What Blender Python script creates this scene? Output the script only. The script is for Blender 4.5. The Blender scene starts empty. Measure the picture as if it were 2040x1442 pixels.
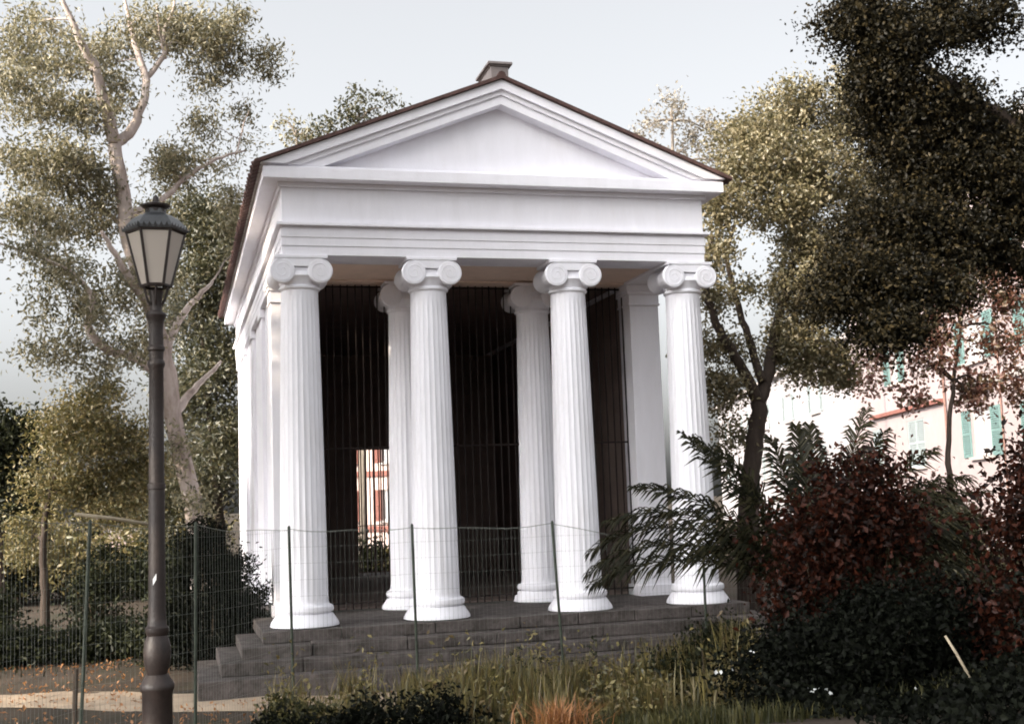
import bpy, math, random
import numpy as np
from mathutils import Vector, Matrix

S = bpy.context.scene
R_ = math.radians

# ------------------------------------------------------------------ camera
CAM = np.array([-4.5243, -17.1296, 2.3081])
FW = np.array([0.26211661, 0.95850559, 0.11207998])
RT = np.array([0.96502477, -0.25977417, -0.03527866])
UP = np.array([0.0046993, -0.11740708, 0.99307275])
FPX = 2474.0
cd = bpy.data.cameras.new("camera")
cam = bpy.data.objects.new("camera", cd)
S.collection.objects.link(cam)
cam.matrix_world = Matrix(((RT[0], UP[0], -FW[0], CAM[0]), (RT[1], UP[1], -FW[1], CAM[1]),
                           (RT[2], UP[2], -FW[2], CAM[2]), (0, 0, 0, 1)))
cd.sensor_width = 36.0
cd.lens = FPX / 2040 * 36
cd.clip_start = 0.1
cd.clip_end = 4000
S.camera = cam

# ------------------------------------------------------------------ light
SUN_E, SUN_A = R_(26), R_(24)            # elevation; angle from -x towards the viewer's side (-y)
sdir = Vector((-math.cos(SUN_E) * math.cos(SUN_A), -math.cos(SUN_E) * math.sin(SUN_A), math.sin(SUN_E)))
w = bpy.data.worlds.new("World")
S.world = w
w.use_nodes = True
nt = w.node_tree
nt.nodes.clear()
wo = nt.nodes.new("ShaderNodeOutputWorld")
bg = nt.nodes.new("ShaderNodeBackground")
sky = nt.nodes.new("ShaderNodeTexSky")
sky.sky_type = 'NISHITA'
sky.sun_disc = False
sky.sun_elevation = SUN_E
sky.sun_rotation = math.atan2(sdir.x, sdir.y)
sky.air_density = 1.0
sky.dust_density = 5.0
sky.ozone_density = 1.0
bg.inputs['Strength'].default_value = 0.13
hs = nt.nodes.new("ShaderNodeHueSaturation")          # thin white haze over the whole sky
hs.inputs['Saturation'].default_value = 0.14
nt.links.new(sky.outputs[0], hs.inputs['Color'])
tcw = nt.nodes.new("ShaderNodeTexCoord")                # added gain: sky brightened on the sun's side to fill the shaded temple front
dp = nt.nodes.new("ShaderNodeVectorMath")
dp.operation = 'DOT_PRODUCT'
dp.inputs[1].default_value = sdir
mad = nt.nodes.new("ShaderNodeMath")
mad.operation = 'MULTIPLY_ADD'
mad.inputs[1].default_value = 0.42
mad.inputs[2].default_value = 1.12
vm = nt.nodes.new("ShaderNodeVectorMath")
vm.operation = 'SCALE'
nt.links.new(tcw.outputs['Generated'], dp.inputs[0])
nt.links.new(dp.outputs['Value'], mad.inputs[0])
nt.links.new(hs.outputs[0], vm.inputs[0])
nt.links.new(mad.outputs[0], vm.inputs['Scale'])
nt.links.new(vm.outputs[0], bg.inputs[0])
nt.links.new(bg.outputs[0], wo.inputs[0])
sd = bpy.data.lights.new("sun", 'SUN')
sd.energy = 2.9
sd.angle = R_(0.6)
sd.color = (1.0, 0.84, 0.64)
so = bpy.data.objects.new("sun", sd)
S.collection.objects.link(so)
so.rotation_euler = sdir.to_track_quat('Z', 'Y').to_euler()
S.view_settings.view_transform = 'Standard'
S.view_settings.look = 'None'
S.view_settings.exposure = 1.28
S.view_settings.gamma = 1.0
S.view_settings.use_curve_mapping = False
S.cycles.filter_width = 1.9
S.cycles.max_bounces = 8
S.cycles.transparent_max_bounces = 4

# ------------------------------------------------------------------ helpers
COL = S.collection
ORG = {}
rng = np.random.default_rng(7)
random.seed(7)


def at(px, py, Y):
    "a point of the place from its direction and its distance Y (layout only)"
    d = FW * FPX + RT * (px - 1020) - UP * (py - 721)
    return CAM + d * (Y - CAM[1]) / d[1]


def pxm(p):
    return FPX / float(np.dot(np.array(p) - CAM, FW))


def tag(o, label=None, cat=None, group=None, kind=None):
    for k, v in (('label', label), ('category', cat), ('group', group), ('kind', kind)):
        if v:
            o[k] = v
    return o


def empty(name, loc, label, cat, group=None):
    o = bpy.data.objects.new(name, None)
    o.empty_display_size = 0.2
    COL.objects.link(o)
    o.location = loc
    ORG[o.name] = np.array(loc, float)
    return tag(o, label, cat, group)


def link(name, me, mat, parent=None, smooth=False, bevel=0):
    o = bpy.data.objects.new(name, me)
    COL.objects.link(o)
    if mat is not None:
        me.materials.append(mat)
    if parent is not None:
        o.parent = parent
    if smooth:
        me.polygons.foreach_set('use_smooth', [True] * len(me.polygons))
        if smooth == 'auto':
            me.set_sharp_from_angle(angle=R_(35))
    if bevel:
        b = o.modifiers.new('bevel', 'BEVEL')
        b.width = bevel
        b.segments = 2
        b.limit_method = 'ANGLE'
    return o


def root_org(parent):
    p = parent
    while p is not None and p.name not in ORG:
        p = p.parent
    return ORG[p.name] if p is not None else np.zeros(3)


class MB:
    def __init__(s):
        s.v = []
        s.f = []

    def add(s, vs, fs):
        n = len(s.v)
        s.v += [tuple(map(float, q)) for q in vs]
        s.f += [tuple(n + i for i in f) for f in fs]
        return s

    def hexa(s, c8):
        return s.add(c8, [(0, 3, 2, 1), (4, 5, 6, 7), (0, 1, 5, 4), (1, 2, 6, 5), (2, 3, 7, 6), (3, 0, 4, 7)])

    def box(s, x0, x1, y0, y1, z0, z1):
        return s.hexa([(x0, y0, z0), (x1, y0, z0), (x1, y1, z0), (x0, y1, z0),
                       (x0, y0, z1), (x1, y0, z1), (x1, y1, z1), (x0, y1, z1)])

    def prism(s, poly, y0, y1):
        "poly: counter-clockwise list of (x, z), extruded along y"
        n = len(poly)
        vs = [(x, y0, z) for x, z in poly] + [(x, y1, z) for x, z in poly]
        return s.add(vs, [tuple(range(n)), tuple(range(2 * n - 1, n - 1, -1))] +
                     [((i + 1) % n, i, n + i, n + (i + 1) % n) for i in range(n)])

    def lathe(s, prof, c=(0, 0, 0), n=24, axis='z', a0=0.0):
        vs, fs = [], []
        for r, h in prof:
            for k in range(n):
                a = a0 + 2 * math.pi * k / n
                p = (r * math.cos(a), r * math.sin(a), h)
                if axis == 'y':
                    p = (p[0], h, p[1])
                vs.append((c[0] + p[0], c[1] + p[1], c[2] + p[2]))
        m = len(prof)
        for i in range(m - 1):
            for k in range(n):
                q = (i * n + k, i * n + (k + 1) % n, (i + 1) * n + (k + 1) % n, (i + 1) * n + k)
                fs.append(q if axis == 'z' else q[::-1])
        fs.append(tuple(range(n))[::-1] if axis == 'z' else tuple(range(n)))
        fs.append(tuple(range((m - 1) * n, m * n)) if axis == 'z' else tuple(range((m - 1) * n, m * n))[::-1])
        return s.add(vs, fs)

    def tube(s, pts, rad, n=6, cap=True):
        pts = [np.array(p, float) for p in pts]
        if not hasattr(rad, '__len__'):
            rad = [rad] * len(pts)
        vs, fs = [], []
        u = None
        for i, p in enumerate(pts):
            t = pts[min(i + 1, len(pts) - 1)] - pts[max(i - 1, 0)]
            t = t / (np.linalg.norm(t) + 1e-9)
            if u is None:
                h = np.array((1, 0, 0)) if abs(t[0]) < 0.8 else np.array((0, 1, 0))
                u = np.cross(t, h)
            u = u - t * np.dot(u, t)
            u /= np.linalg.norm(u) + 1e-9
            b = np.cross(t, u)
            for k in range(n):
                a = 2 * math.pi * k / n
                vs.append(p + rad[i] * (math.cos(a) * u + math.sin(a) * b))
        for i in range(len(pts) - 1):
            for k in range(n):
                fs.append((i * n + k, i * n + (k + 1) % n, (i + 1) * n + (k + 1) % n, (i + 1) * n + k))
        if cap:
            fs.append(tuple(range(n))[::-1])
            fs.append(tuple(range((len(pts) - 1) * n, len(pts) * n)))
        return s.add(vs, fs)

    def build(s, name, mat, parent=None, smooth=False, bevel=0):
        o = root_org(parent)
        me = bpy.data.meshes.new(name)
        me.from_pydata([(x - o[0], y - o[1], z - o[2]) for x, y, z in s.v], [], s.f)
        me.update()
        return link(name, me, mat, parent, smooth, bevel)


def np_mesh(name, V, L, per, mat, parent=None):
    "V (n,3) vertices, L flat loop index array, `per` vertices in each face"
    V = V - root_org(parent)
    me = bpy.data.meshes.new(name)
    me.vertices.add(len(V))
    me.vertices.foreach_set('co', V.astype(np.float32).ravel())
    me.loops.add(len(L))
    me.loops.foreach_set('vertex_index', L.astype(np.int32))
    nf = len(L) // per
    me.polygons.add(nf)
    me.polygons.foreach_set('loop_start', np.arange(nf, dtype=np.int32) * per)
    me.update(calc_edges=True)
    return link(name, me, mat, parent)


def unit(v):
    return v / (np.linalg.norm(v, axis=-1, keepdims=True) + 1e-9)


def leaf_arrays(P, size, aspect=0.45, droop=0.0, up=0.25, dirs=None):
    "one small folded leaf per point; droop > 0 lets them hang"
    n = len(P)
    d = unit(rng.normal(size=(n, 3))) if dirs is None else unit(dirs + 0.35 * rng.normal(size=(n, 3)))
    d[:, 2] -= droop
    d = unit(d)
    nn = rng.normal(size=(n, 3))
    nn[:, 2] += up
    nn = unit(nn - d * np.sum(nn * d, axis=1, keepdims=True))
    b = np.cross(d, nn)
    L = size * rng.uniform(0.6, 1.35, size=(n, 1))
    W = L * aspect * 0.5
    v0 = P - d * L * 0.5
    v1 = P - d * L * 0.05 + b * W + nn * W * 0.4
    v2 = P + d * L * 0.5 - nn * L * 0.08
    v3 = P - d * L * 0.05 - b * W + nn * W * 0.4
    V = np.stack([v0, v1, v2, v3], axis=1).reshape(-1, 3)
    i = np.arange(n)[:, None] * 4
    T = np.concatenate([i + np.array([[0, 1, 2]]), i + np.array([[0, 2, 3]])], axis=1).ravel()
    return V, T


def leaves(name, P, size, mat, parent=None, **k):
    V, T = leaf_arrays(np.asarray(P, float), size, **k)
    return np_mesh(name, V, T, 3, mat, parent)


def clusters(blobs, shell=0.55):
    "cluster centres in ellipsoids (centre, radii, count)"
    out = []
    for c, r, n in blobs:
        d = unit(rng.normal(size=(n, 3)))
        rad = rng.uniform(0, 1, size=(n, 1)) ** (1 / 3.0)
        rad = shell + (1 - shell) * rad if shell else rad
        rad *= rng.uniform(0.55, 1.12, size=(n, 1))
        out.append(np.array(c) + d * rad * np.array(r))
    return np.concatenate(out)


def spray(C, per, sig, flat=0.75):
    n = len(C)
    k = np.maximum(3, rng.poisson(per, n))
    idx = np.repeat(np.arange(n), k)
    sc = rng.uniform(0.6, 1.4, size=n)[idx][:, None]
    off = rng.normal(size=(len(idx), 3)) * sig * sc
    off[:, 2] *= flat
    return C[idx] + off


# ------------------------------------------------------------------ materials
def mat(name, col, rough=0.8, var=0.12, scale=6.0, bump=0.0, bscale=40.0, stain=None, spec=0.3, metal=0.0, stretch=None,
        sscale=1.3, samt=0.5):
    m = bpy.data.materials.new(name)
    m.use_nodes = True
    N = m.node_tree
    bs = N.nodes['Principled BSDF']
    bs.inputs['Roughness'].default_value = rough
    bs.inputs['Specular IOR Level'].default_value = spec
    bs.inputs['Metallic'].default_value = metal
    tc = N.nodes.new('ShaderNodeTexCoord')
    src = tc.outputs['Object']
    if stretch:
        mp = N.nodes.new('ShaderNodeMapping')
        mp.inputs['Scale'].default_value = stretch
        N.links.new(src, mp.inputs[0])
        src = mp.outputs[0]
    no = N.nodes.new('ShaderNodeTexNoise')
    no.inputs['Scale'].default_value = scale
    no.inputs['Detail'].default_value = 6
    no.inputs['Roughness'].default_value = 0.65
    N.links.new(src, no.inputs['Vector'])
    rp = N.nodes.new('ShaderNodeValToRGB')
    rp.color_ramp.elements[0].position = 0.3
    rp.color_ramp.elements[1].position = 0.7
    rp.color_ramp.elements[0].color = (*[max(0, c * (1 - var)) for c in col], 1)
    rp.color_ramp.elements[1].color = (*[min(1, c * (1 + var)) for c in col], 1)
    N.links.new(no.outputs[0], rp.inputs[0])
    out = rp.outputs[0]
    if stain:
        n2 = N.nodes.new('ShaderNodeTexNoise')
        n2.inputs['Scale'].default_value = sscale
        n2.inputs['Detail'].default_value = 8
        n2.inputs['Roughness'].default_value = 0.7
        N.links.new(src, n2.inputs['Vector'])
        r2 = N.nodes.new('ShaderNodeValToRGB')
        r2.color_ramp.elements[0].position = 0.48
        r2.color_ramp.elements[1].position = 0.72
        r2.color_ramp.elements[0].color = (0, 0, 0, 1)
        r2.color_ramp.elements[1].color = (samt, samt, samt, 1)
        N.links.new(n2.outputs[0], r2.inputs[0])
        mx = N.nodes.new('ShaderNodeMixRGB')
        mx.inputs[2].default_value = (*stain, 1)
        N.links.new(r2.outputs[0], mx.inputs[0])
        N.links.new(out, mx.inputs[1])
        out = mx.outputs[0]
    N.links.new(out, bs.inputs['Base Color'])
    if bump:
        nb = N.nodes.new('ShaderNodeTexNoise')
        nb.inputs['Scale'].default_value = bscale
        nb.inputs['Detail'].default_value = 5
        N.links.new(src, nb.inputs['Vector'])
        bp = N.nodes.new('ShaderNodeBump')
        bp.inputs['Strength'].default_value = bump
        bp.inputs['Distance'].default_value = 0.02
        N.links.new(nb.outputs[0], bp.inputs['Height'])
        N.links.new(bp.outputs[0], bs.inputs['Normal'])
    return m


def leafmat(name, cols, trans=0.35, rough=0.5, gloss=0.06):
    "foliage: every leaf takes its own colour between cols; light passes through"
    m = bpy.data.materials.new(name)
    m.use_nodes = True
    N = m.node_tree
    N.nodes.clear()
    o = N.nodes.new('ShaderNodeOutputMaterial')
    g = N.nodes.new('ShaderNodeNewGeometry')
    rp = N.nodes.new('ShaderNodeValToRGB')
    e = rp.color_ramp.elements
    for i, c in enumerate(cols):
        q = e[i] if i < 2 else e.new(0.5)
        q.color = (*c, 1)
    for i, q in enumerate(e):
        pass
    k = len(cols)
    for i in range(k):
        e[i].position = i / (k - 1)
    for i, c in enumerate(cols):
        e[i].color = (*c, 1)
    N.links.new(g.outputs['Random Per Island'], rp.inputs[0])
    d = N.nodes.new('ShaderNodeBsdfDiffuse')
    t = N.nodes.new('ShaderNodeBsdfTranslucent')
    gl = N.nodes.new('ShaderNodeBsdfGlossy')
    gl.inputs['Roughness'].default_value = rough
    N.links.new(rp.outputs[0], d.inputs[0])
    N.links.new(rp.outputs[0], t.inputs[0])
    m1 = N.nodes.new('ShaderNodeMixShader')
    m1.inputs[0].default_value = trans
    N.links.new(d.outputs[0], m1.inputs[1])
    N.links.new(t.outputs[0], m1.inputs[2])
    m2 = N.nodes.new('ShaderNodeMixShader')
    m2.inputs[0].default_value = gloss
    N.links.new(m1.outputs[0], m2.inputs[1])
    N.links.new(gl.outputs[0], m2.inputs[2])
    N.links.new(m2.outputs[0], o.inputs[0])
    return m


M = {}
M['plaster'] = mat('white_plaster', (0.83, 0.82, 0.87), 0.75, 0.03, 3.0, 0.15, 50, stain=(0.55, 0.51, 0.47), sscale=1.1, samt=0.13, stretch=(2.2, 2.2, 0.5))
M['plaster_col'] = mat('white_painted_stone', (0.83, 0.825, 0.875), 0.7, 0.03, 5.0, 0.10, 80, stain=(0.54, 0.50, 0.46), sscale=1.4,
                       samt=0.22, stretch=(3, 3, 0.7))
M['ceiling'] = mat('bounce_warm_ceiling', (0.74, 0.58, 0.48), 0.8, 0.08, 4.0)  # warm tint painted in for light bounced up from the ground
M['inside'] = mat('interior_shade', (0.20, 0.15, 0.13), 0.9, 0.15, 3.0)  # dark colour stands in for the shade of the unlit cella
M['iron'] = mat('dark_iron', (0.020, 0.015, 0.014), 0.8, 0.2, 20.0, spec=0.1)
M['rust'] = mat('rusty_iron', (0.10, 0.045, 0.035), 0.7, 0.3, 20.0)
M['roof'] = mat('dark_clay_tile', (0.085, 0.048, 0.042), 0.8, 0.35, 9.0, 0.4, 30)
M['block'] = mat('weathered_render', (0.22, 0.195, 0.19), 0.85, 0.15, 6.0, 0.3, 40, stain=(0.18, 0.13, 0.12))
M['step'] = mat('grey_stone_step', (0.085, 0.072, 0.068), 0.9, 0.45, 7.0, 0.9, 25, stain=(0.022, 0.018, 0.013), samt=0.95, sscale=3.0)
M['lamp'] = mat('lamp_paint', (0.024, 0.016, 0.014), 0.5, 0.3, 25.0, 0.15, 60, spec=0.5)
M['lamp_roof'] = mat('lamp_roof_metal', (0.045, 0.048, 0.052), 0.35, 0.3, 25.0, 0.1, 50, spec=0.6)
M['white'] = mat('white_paper', (0.8, 0.8, 0.8), 0.7, 0.05)
M['post'] = mat('green_post_paint', (0.040, 0.050, 0.036), 0.5, 0.5, 9.0, spec=0.3)
M['post_brown'] = mat('rusty_post', (0.07, 0.05, 0.035), 0.7, 0.3, 20.0)
M['wire'] = mat('fence_wire', (0.16, 0.17, 0.15), 0.5, 0.2, 30.0)
M['rail'] = mat('bleached_wood', (0.42, 0.35, 0.25), 0.8, 0.2, 15.0, 0.2)
M['bark_euc'] = mat('eucalyptus_bark', (0.46, 0.39, 0.355), 0.85, 0.18, 3.0, 0.5, 14, stain=(0.10, 0.065, 0.05), sscale=3.0, samt=0.95,
                    stretch=(1, 1, 0.3))
M['bark'] = mat('brown_bark', (0.045, 0.033, 0.026), 0.9, 0.35, 8.0, 0.7, 20, stretch=(1, 1, 0.35))
M['bark_grey'] = mat('grey_bark', (0.20, 0.17, 0.14), 0.9, 0.3, 8.0, 0.6, 20, stretch=(1, 1, 0.35))
M['stem'] = mat('weed_stem', (0.075, 0.055, 0.035), 0.8, 0.3, 20.0)
M['euc'] = leafmat('eucalyptus_leaf', [(0.07, 0.07, 0.035), (0.15, 0.14, 0.075), (0.25, 0.22, 0.12), (0.38, 0.33, 0.21)], 0.45)
M['euc_dark'] = leafmat('dark_olive_leaf', [(0.03, 0.036, 0.016), (0.06, 0.06, 0.026), (0.10, 0.085, 0.035)], 0.35)
M['gold'] = leafmat('golden_green_leaf', [(0.06, 0.06, 0.022), (0.13, 0.12, 0.04), (0.22, 0.18, 0.065), (0.30, 0.23, 0.10)], 0.4)
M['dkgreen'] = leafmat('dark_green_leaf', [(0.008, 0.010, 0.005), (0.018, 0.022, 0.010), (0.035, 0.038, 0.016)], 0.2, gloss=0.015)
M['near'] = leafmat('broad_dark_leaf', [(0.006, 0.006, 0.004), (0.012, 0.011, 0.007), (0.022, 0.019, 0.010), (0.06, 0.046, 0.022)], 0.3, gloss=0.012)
M['yellow'] = leafmat('yellow_green_leaf', [(0.06, 0.055, 0.022), (0.13, 0.115, 0.05), (0.22, 0.18, 0.09), (0.32, 0.27, 0.16)], 0.4)
M['pale'] = leafmat('hazed_leaf', [(0.16, 0.145, 0.11), (0.26, 0.23, 0.18), (0.34, 0.30, 0.25)], 0.4)  # pale grey puts distance haze into the leaf colour
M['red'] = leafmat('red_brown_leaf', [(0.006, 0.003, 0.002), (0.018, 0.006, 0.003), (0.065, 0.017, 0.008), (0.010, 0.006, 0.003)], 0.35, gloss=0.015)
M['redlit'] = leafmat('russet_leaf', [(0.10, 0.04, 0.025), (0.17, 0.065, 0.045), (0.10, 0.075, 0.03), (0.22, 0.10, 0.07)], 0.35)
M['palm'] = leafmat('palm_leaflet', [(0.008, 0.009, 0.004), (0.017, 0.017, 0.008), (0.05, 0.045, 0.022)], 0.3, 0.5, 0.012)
M['weed'] = leafmat('weed_blade', [(0.04, 0.04, 0.014), (0.13, 0.115, 0.036), (0.28, 0.225, 0.075), (0.12, 0.075, 0.032)], 0.35)
M['weedgreen'] = leafmat('green_blade', [(0.018, 0.022, 0.008), (0.045, 0.045, 0.016), (0.10, 0.09, 0.032)], 0.3, gloss=0.02)
M['dry'] = leafmat('dry_orange_blade', [(0.22, 0.09, 0.03), (0.36, 0.16, 0.055), (0.46, 0.23, 0.09)], 0.35)
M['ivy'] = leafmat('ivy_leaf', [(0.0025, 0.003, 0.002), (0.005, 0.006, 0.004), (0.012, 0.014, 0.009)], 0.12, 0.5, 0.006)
M['flower'] = leafmat('white_petal', [(0.6, 0.62, 0.6), (0.75, 0.75, 0.75)], 0.2)
M['wallA'] = mat('pale_pink_render', (0.305, 0.255, 0.26), 0.85, 0.08, 2.0, stain=(0.25, 0.19, 0.18), sscale=0.5, samt=0.3)
M['wallB'] = mat('pale_white_render', (0.32, 0.305, 0.32), 0.85, 0.06, 2.0)
M['wallC'] = mat('cream_render', (0.46, 0.36, 0.33), 0.85, 0.05, 2.0)
M['band'] = mat('brick_red_band', (0.20, 0.085, 0.07), 0.85, 0.15, 4.0)
M['shutter'] = mat('turquoise_shutter', (0.13, 0.21, 0.205), 0.6, 0.1, 6.0)
M['shutter_pale'] = mat('pale_blue_shutter', (0.26, 0.30, 0.31), 0.6, 0.06, 6.0)
M['blind'] = mat('white_blind', (0.36, 0.36, 0.38), 0.6, 0.05, 6.0)
M['trim'] = mat('pale_trim', (0.34, 0.31, 0.30), 0.8, 0.04)
M['pipe'] = mat('rusty_pipe', (0.20, 0.12, 0.10), 0.7, 0.2)


def groundmat():
    m = mat('dry_earth', (0.050, 0.036, 0.025), 0.95, 0.4, 1.8, 0.9, 16, stain=(0.028, 0.03, 0.012), sscale=0.6, samt=0.9)
    return m


M['ground'] = groundmat()
M['path'] = mat('sandy_path', (0.42, 0.33, 0.24), 0.95, 0.15, 2.5, 0.5, 30, stain=(0.16, 0.11, 0.075), sscale=1.2, samt=0.7)


# ------------------------------------------------------------------ ground
def sm(t):
    t = np.clip(t, 0, 1)
    return t * t * (3 - 2 * t)


def gh(x, y):
    x = np.asarray(x, float)
    y = np.asarray(y, float)
    z = 0.04 + 0.55 * sm((-4.0 - y) / 5.5) + 0.25 * sm((x - 0.5) / 4) * sm((-1.5 - y) / 3) * sm((14 + y) / 4)
    z = z + 0.03 * np.sin(1.7 * x + 0.6 * y) * np.sin(1.3 * y - 0.4 * x) + 0.015 * np.sin(5.1 * x) * np.sin(4.3 * y + 1)
    far = sm((np.hypot(x, y - 5) - 35) / 60)
    return z * (1 - far)


def grid_axis(lo, hi, st):
    a = np.arange(lo, hi + st / 2, st)
    f = np.array([1.5, 4, 9, 20, 45, 100, 220, 500, 1100, 2200])
    return np.concatenate([lo - f[::-1], a, hi + f])


gx, gy = grid_axis(-24, 30, 0.35), grid_axis(-22, 40, 0.35)
X, Y = np.meshgrid(gx, gy)
V = np.stack([X, Y, gh(X, Y)], -1).reshape(-1, 3)
nx = len(gx)
i, j = np.meshgrid(np.arange(nx - 1), np.arange(len(gy) - 1))
q = (j * nx + i).ravel()
L = np.stack([q, q + 1, q + nx + 1, q + nx], 1).ravel()
g = np_mesh('ground', V, L, 4, M['ground'])
g.data.polygons.foreach_set('use_smooth', [True] * len(g.data.polygons))
tag(g, kind='structure')


def strip(name, pts, wd, m, dz=0.006, n=60):
    pts = np.array(pts, float)
    seg = np.concatenate([[0], np.cumsum(np.linalg.norm(np.diff(pts, axis=0), axis=1))])
    t = np.linspace(0, seg[-1], n)
    c = np.stack([np.interp(t, seg, pts[:, k]) for k in (0, 1)], 1)
    for _ in range(6):
        c[1:-1] = (c[:-2] + c[1:-1] * 2 + c[2:]) / 4
    tn = unit(np.gradient(c, axis=0))
    nn = np.stack([-tn[:, 1], tn[:, 0]], 1)
    ks = np.linspace(-1, 1, 9)
    rag = 1 + 0.10 * np.sin(t * 2.1)[:, None] + 0.06 * np.sin(t * 5.3 + 1)[:, None]
    P = c[:, None, :] + nn[:, None, :] * (ks[None, :] * wd / 2 * rag)[:, :, None]
    Z = gh(P[..., 0], P[..., 1]) + dz + 0.02 * (1 - ks[None, :] ** 2)
    V = np.concatenate([P, Z[..., None]], -1).reshape(-1, 3)
    i, j = np.meshgrid(np.arange(8), np.arange(n - 1))
    q = (j * 9 + i).ravel()
    o = np_mesh(name, V, np.stack([q, q + 1, q + 10, q + 9], 1).ravel(), 4, m)
    o.data.polygons.foreach_set('use_smooth', [True] * len(o.data.polygons))
    return tag(o, kind='structure')


strip('path', [(-24, 1.2), (-9, 0.6), (-6.0, 0.2), (-4.9, -0.6), (-3.9, -1.9), (-1.5, -2.5), (4, -2.6), (11, -1.5), (22, 3)], 1.5, M['path'])

# ------------------------------------------------------------------ temple
T = empty('temple', (0, 0, 0), 'white columned temple with a plain triangular gable and stone front steps', 'temple')
ZB, ZH = 0.76, 5.76            # floor of the porch, underside of the architrave


def stone_course(x0, x1, y0, y1, z0, z1, front=True):
    "one step: long blocks laid end to end along the front, plain flanks behind"
    m = MB()
    x = x0
    dp = 0.55
    while x < x1 - 1e-6:
        l = random.uniform(0.8, 1.5)
        e = x1 if x + l > x1 - 0.5 else x + l
        t = random.uniform(-0.014, 0.012)
        m.box(x + 0.004, e - 0.004, y0 + t, y0 + dp, z0, z1 + t * 0.7)
        x = e
    m.box(x0 + 0.01, x1 - 0.01, y0 + dp + 0.004, y1, z0, z1 - 0.003)
    return m


for k in range(4):
    hw, yf, zt = 3.45 + 0.275 * k, -0.50 - 0.30 * k, ZB - 0.155 * k
    stone_course(-hw, hw, yf, (13.0 if k == 0 else 1.2 - 0.1 * k), zt - 0.155 if k < 3 else -0.1, zt).build(
        'stylobate' if k == 0 else 'step', M['step'], T, bevel=0.012)
MB().box(-3.40, 3.40, 0.1, 12.9, -0.1, ZB - 0.158).build('podium', M['step'], T)
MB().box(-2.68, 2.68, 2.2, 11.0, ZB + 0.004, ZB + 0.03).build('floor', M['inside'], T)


def shaft_mesh():
    nf, sub = 24, 4
    n = nf * sub
    zs = [1.07, 1.10, 1.16, 1.9, 2.7, 3.5, 4.3, 5.0, 5.19, 5.24, 5.34]
    vs, fs = [], []
    for i, z in enumerate(zs):
        t = (z - 1.07) / (5.34 - 1.07)
        r = 0.322 - 0.068 * t ** 1.25
        dep = 0.0 if i in (0, 1, len(zs) - 1, len(zs) - 2) else 0.036
        for k in range(n):
            ph = (k % sub) / sub
            rr = r * (1 - dep * math.sin(math.pi * ph) ** 0.7) if ph > 0 else r
            a = 2 * math.pi * k / n
            vs.append((rr * math.cos(a), rr * math.sin(a), z))
    for i in range(len(zs) - 1):
        for k in range(n):
            fs.append((i * n + k, i * n + (k + 1) % n, (i + 1) * n + (k + 1) % n, (i + 1) * n + k))
    return MB().add(vs, fs)


def base_mesh():
    m = MB()
    m.lathe([(0.435, 0.757), (0.462, 0.77), (0.456, 0.80), (0.44, 0.83), (0.405, 0.88), (0.382, 0.915), (0.374, 0.925)], n=40)
    m.lathe([(0.345, 0.925), (0.345, 0.945), (0.384, 0.952), (0.392, 0.985), (0.384, 1.02), (0.36, 1.035), (0.336, 1.045), (0.325, 1.075)], n=40)
    return m


def capital_mesh():
    m = MB()
    m.lathe([(0.262, 5.30), (0.285, 5.32), (0.285, 5.345), (0.262, 5.36), (0.30, 5.44), (0.335, 5.48), (0.32, 5.53)], n=40)   # bead and echinus
    m.box(-0.36, 0.36, -0.335, 0.335, 5.715, 5.758)                                                       # abacus
    m.box(-0.256, 0.256, -0.325, 0.325, 5.60, 5.7145)
    m.box(-0.20, 0.20, -0.29, 0.29, 5.53, 5.594)                                                           # cushion
    for s in (-1, 1):
        cx, cz, r = s * 0.256, 5.540, 0.172
        prof = [(r * 0.2, -0.333), (r * 0.93, -0.331), (r, -0.32), (r, -0.27), (r * 0.86, -0.20), (r * 0.74, -0.07), (r * 0.78, -0.05),
                (r * 0.78, 0.05), (r * 0.74, 0.07), (r * 0.86, 0.20), (r, 0.27), (r, 0.32), (r * 0.93, 0.331), (r * 0.2, 0.333)]
        m.lathe(prof, (cx, 0, cz), 36, axis='y')
        for f in (-1, 1):
            sp = [(cx + s * (0.022 + 0.145 * t) * math.cos(R_(90) - 2.25 * 2 * math.pi * (1 - t)), f * 0.333, cz + (0.022 + 0.145 * t) * math.sin(R_(90) - 2.25 * 2 * math.pi * (1 - t))) for t in np.linspace(0, 1, 46)]
            m.tube(sp, 0.0065, 5)
    return m


col0 = shaft_mesh().build('column', M['plaster_col'], T, smooth='auto')
b0 = base_mesh().build('base', M['plaster_col'], col0, smooth='auto')
c0 = capital_mesh().build('capital', M['plaster_col'], col0, smooth='auto', bevel=0.006)
A1, A2, YI = 1.041, 2.853, 1.90
for k, (x, y) in enumerate([(-A2, 0), (-A1, 0), (A1, 0), (A2, 0), (-A1, YI), (A1, YI)]):
    c = col0
    if k:
        c = col0.copy()
        COL.objects.link(c)
        for ch in (b0, c0):
            d = ch.copy()
            COL.objects.link(d)
            d.parent = c
    c.location = (x, y, 0)

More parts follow.
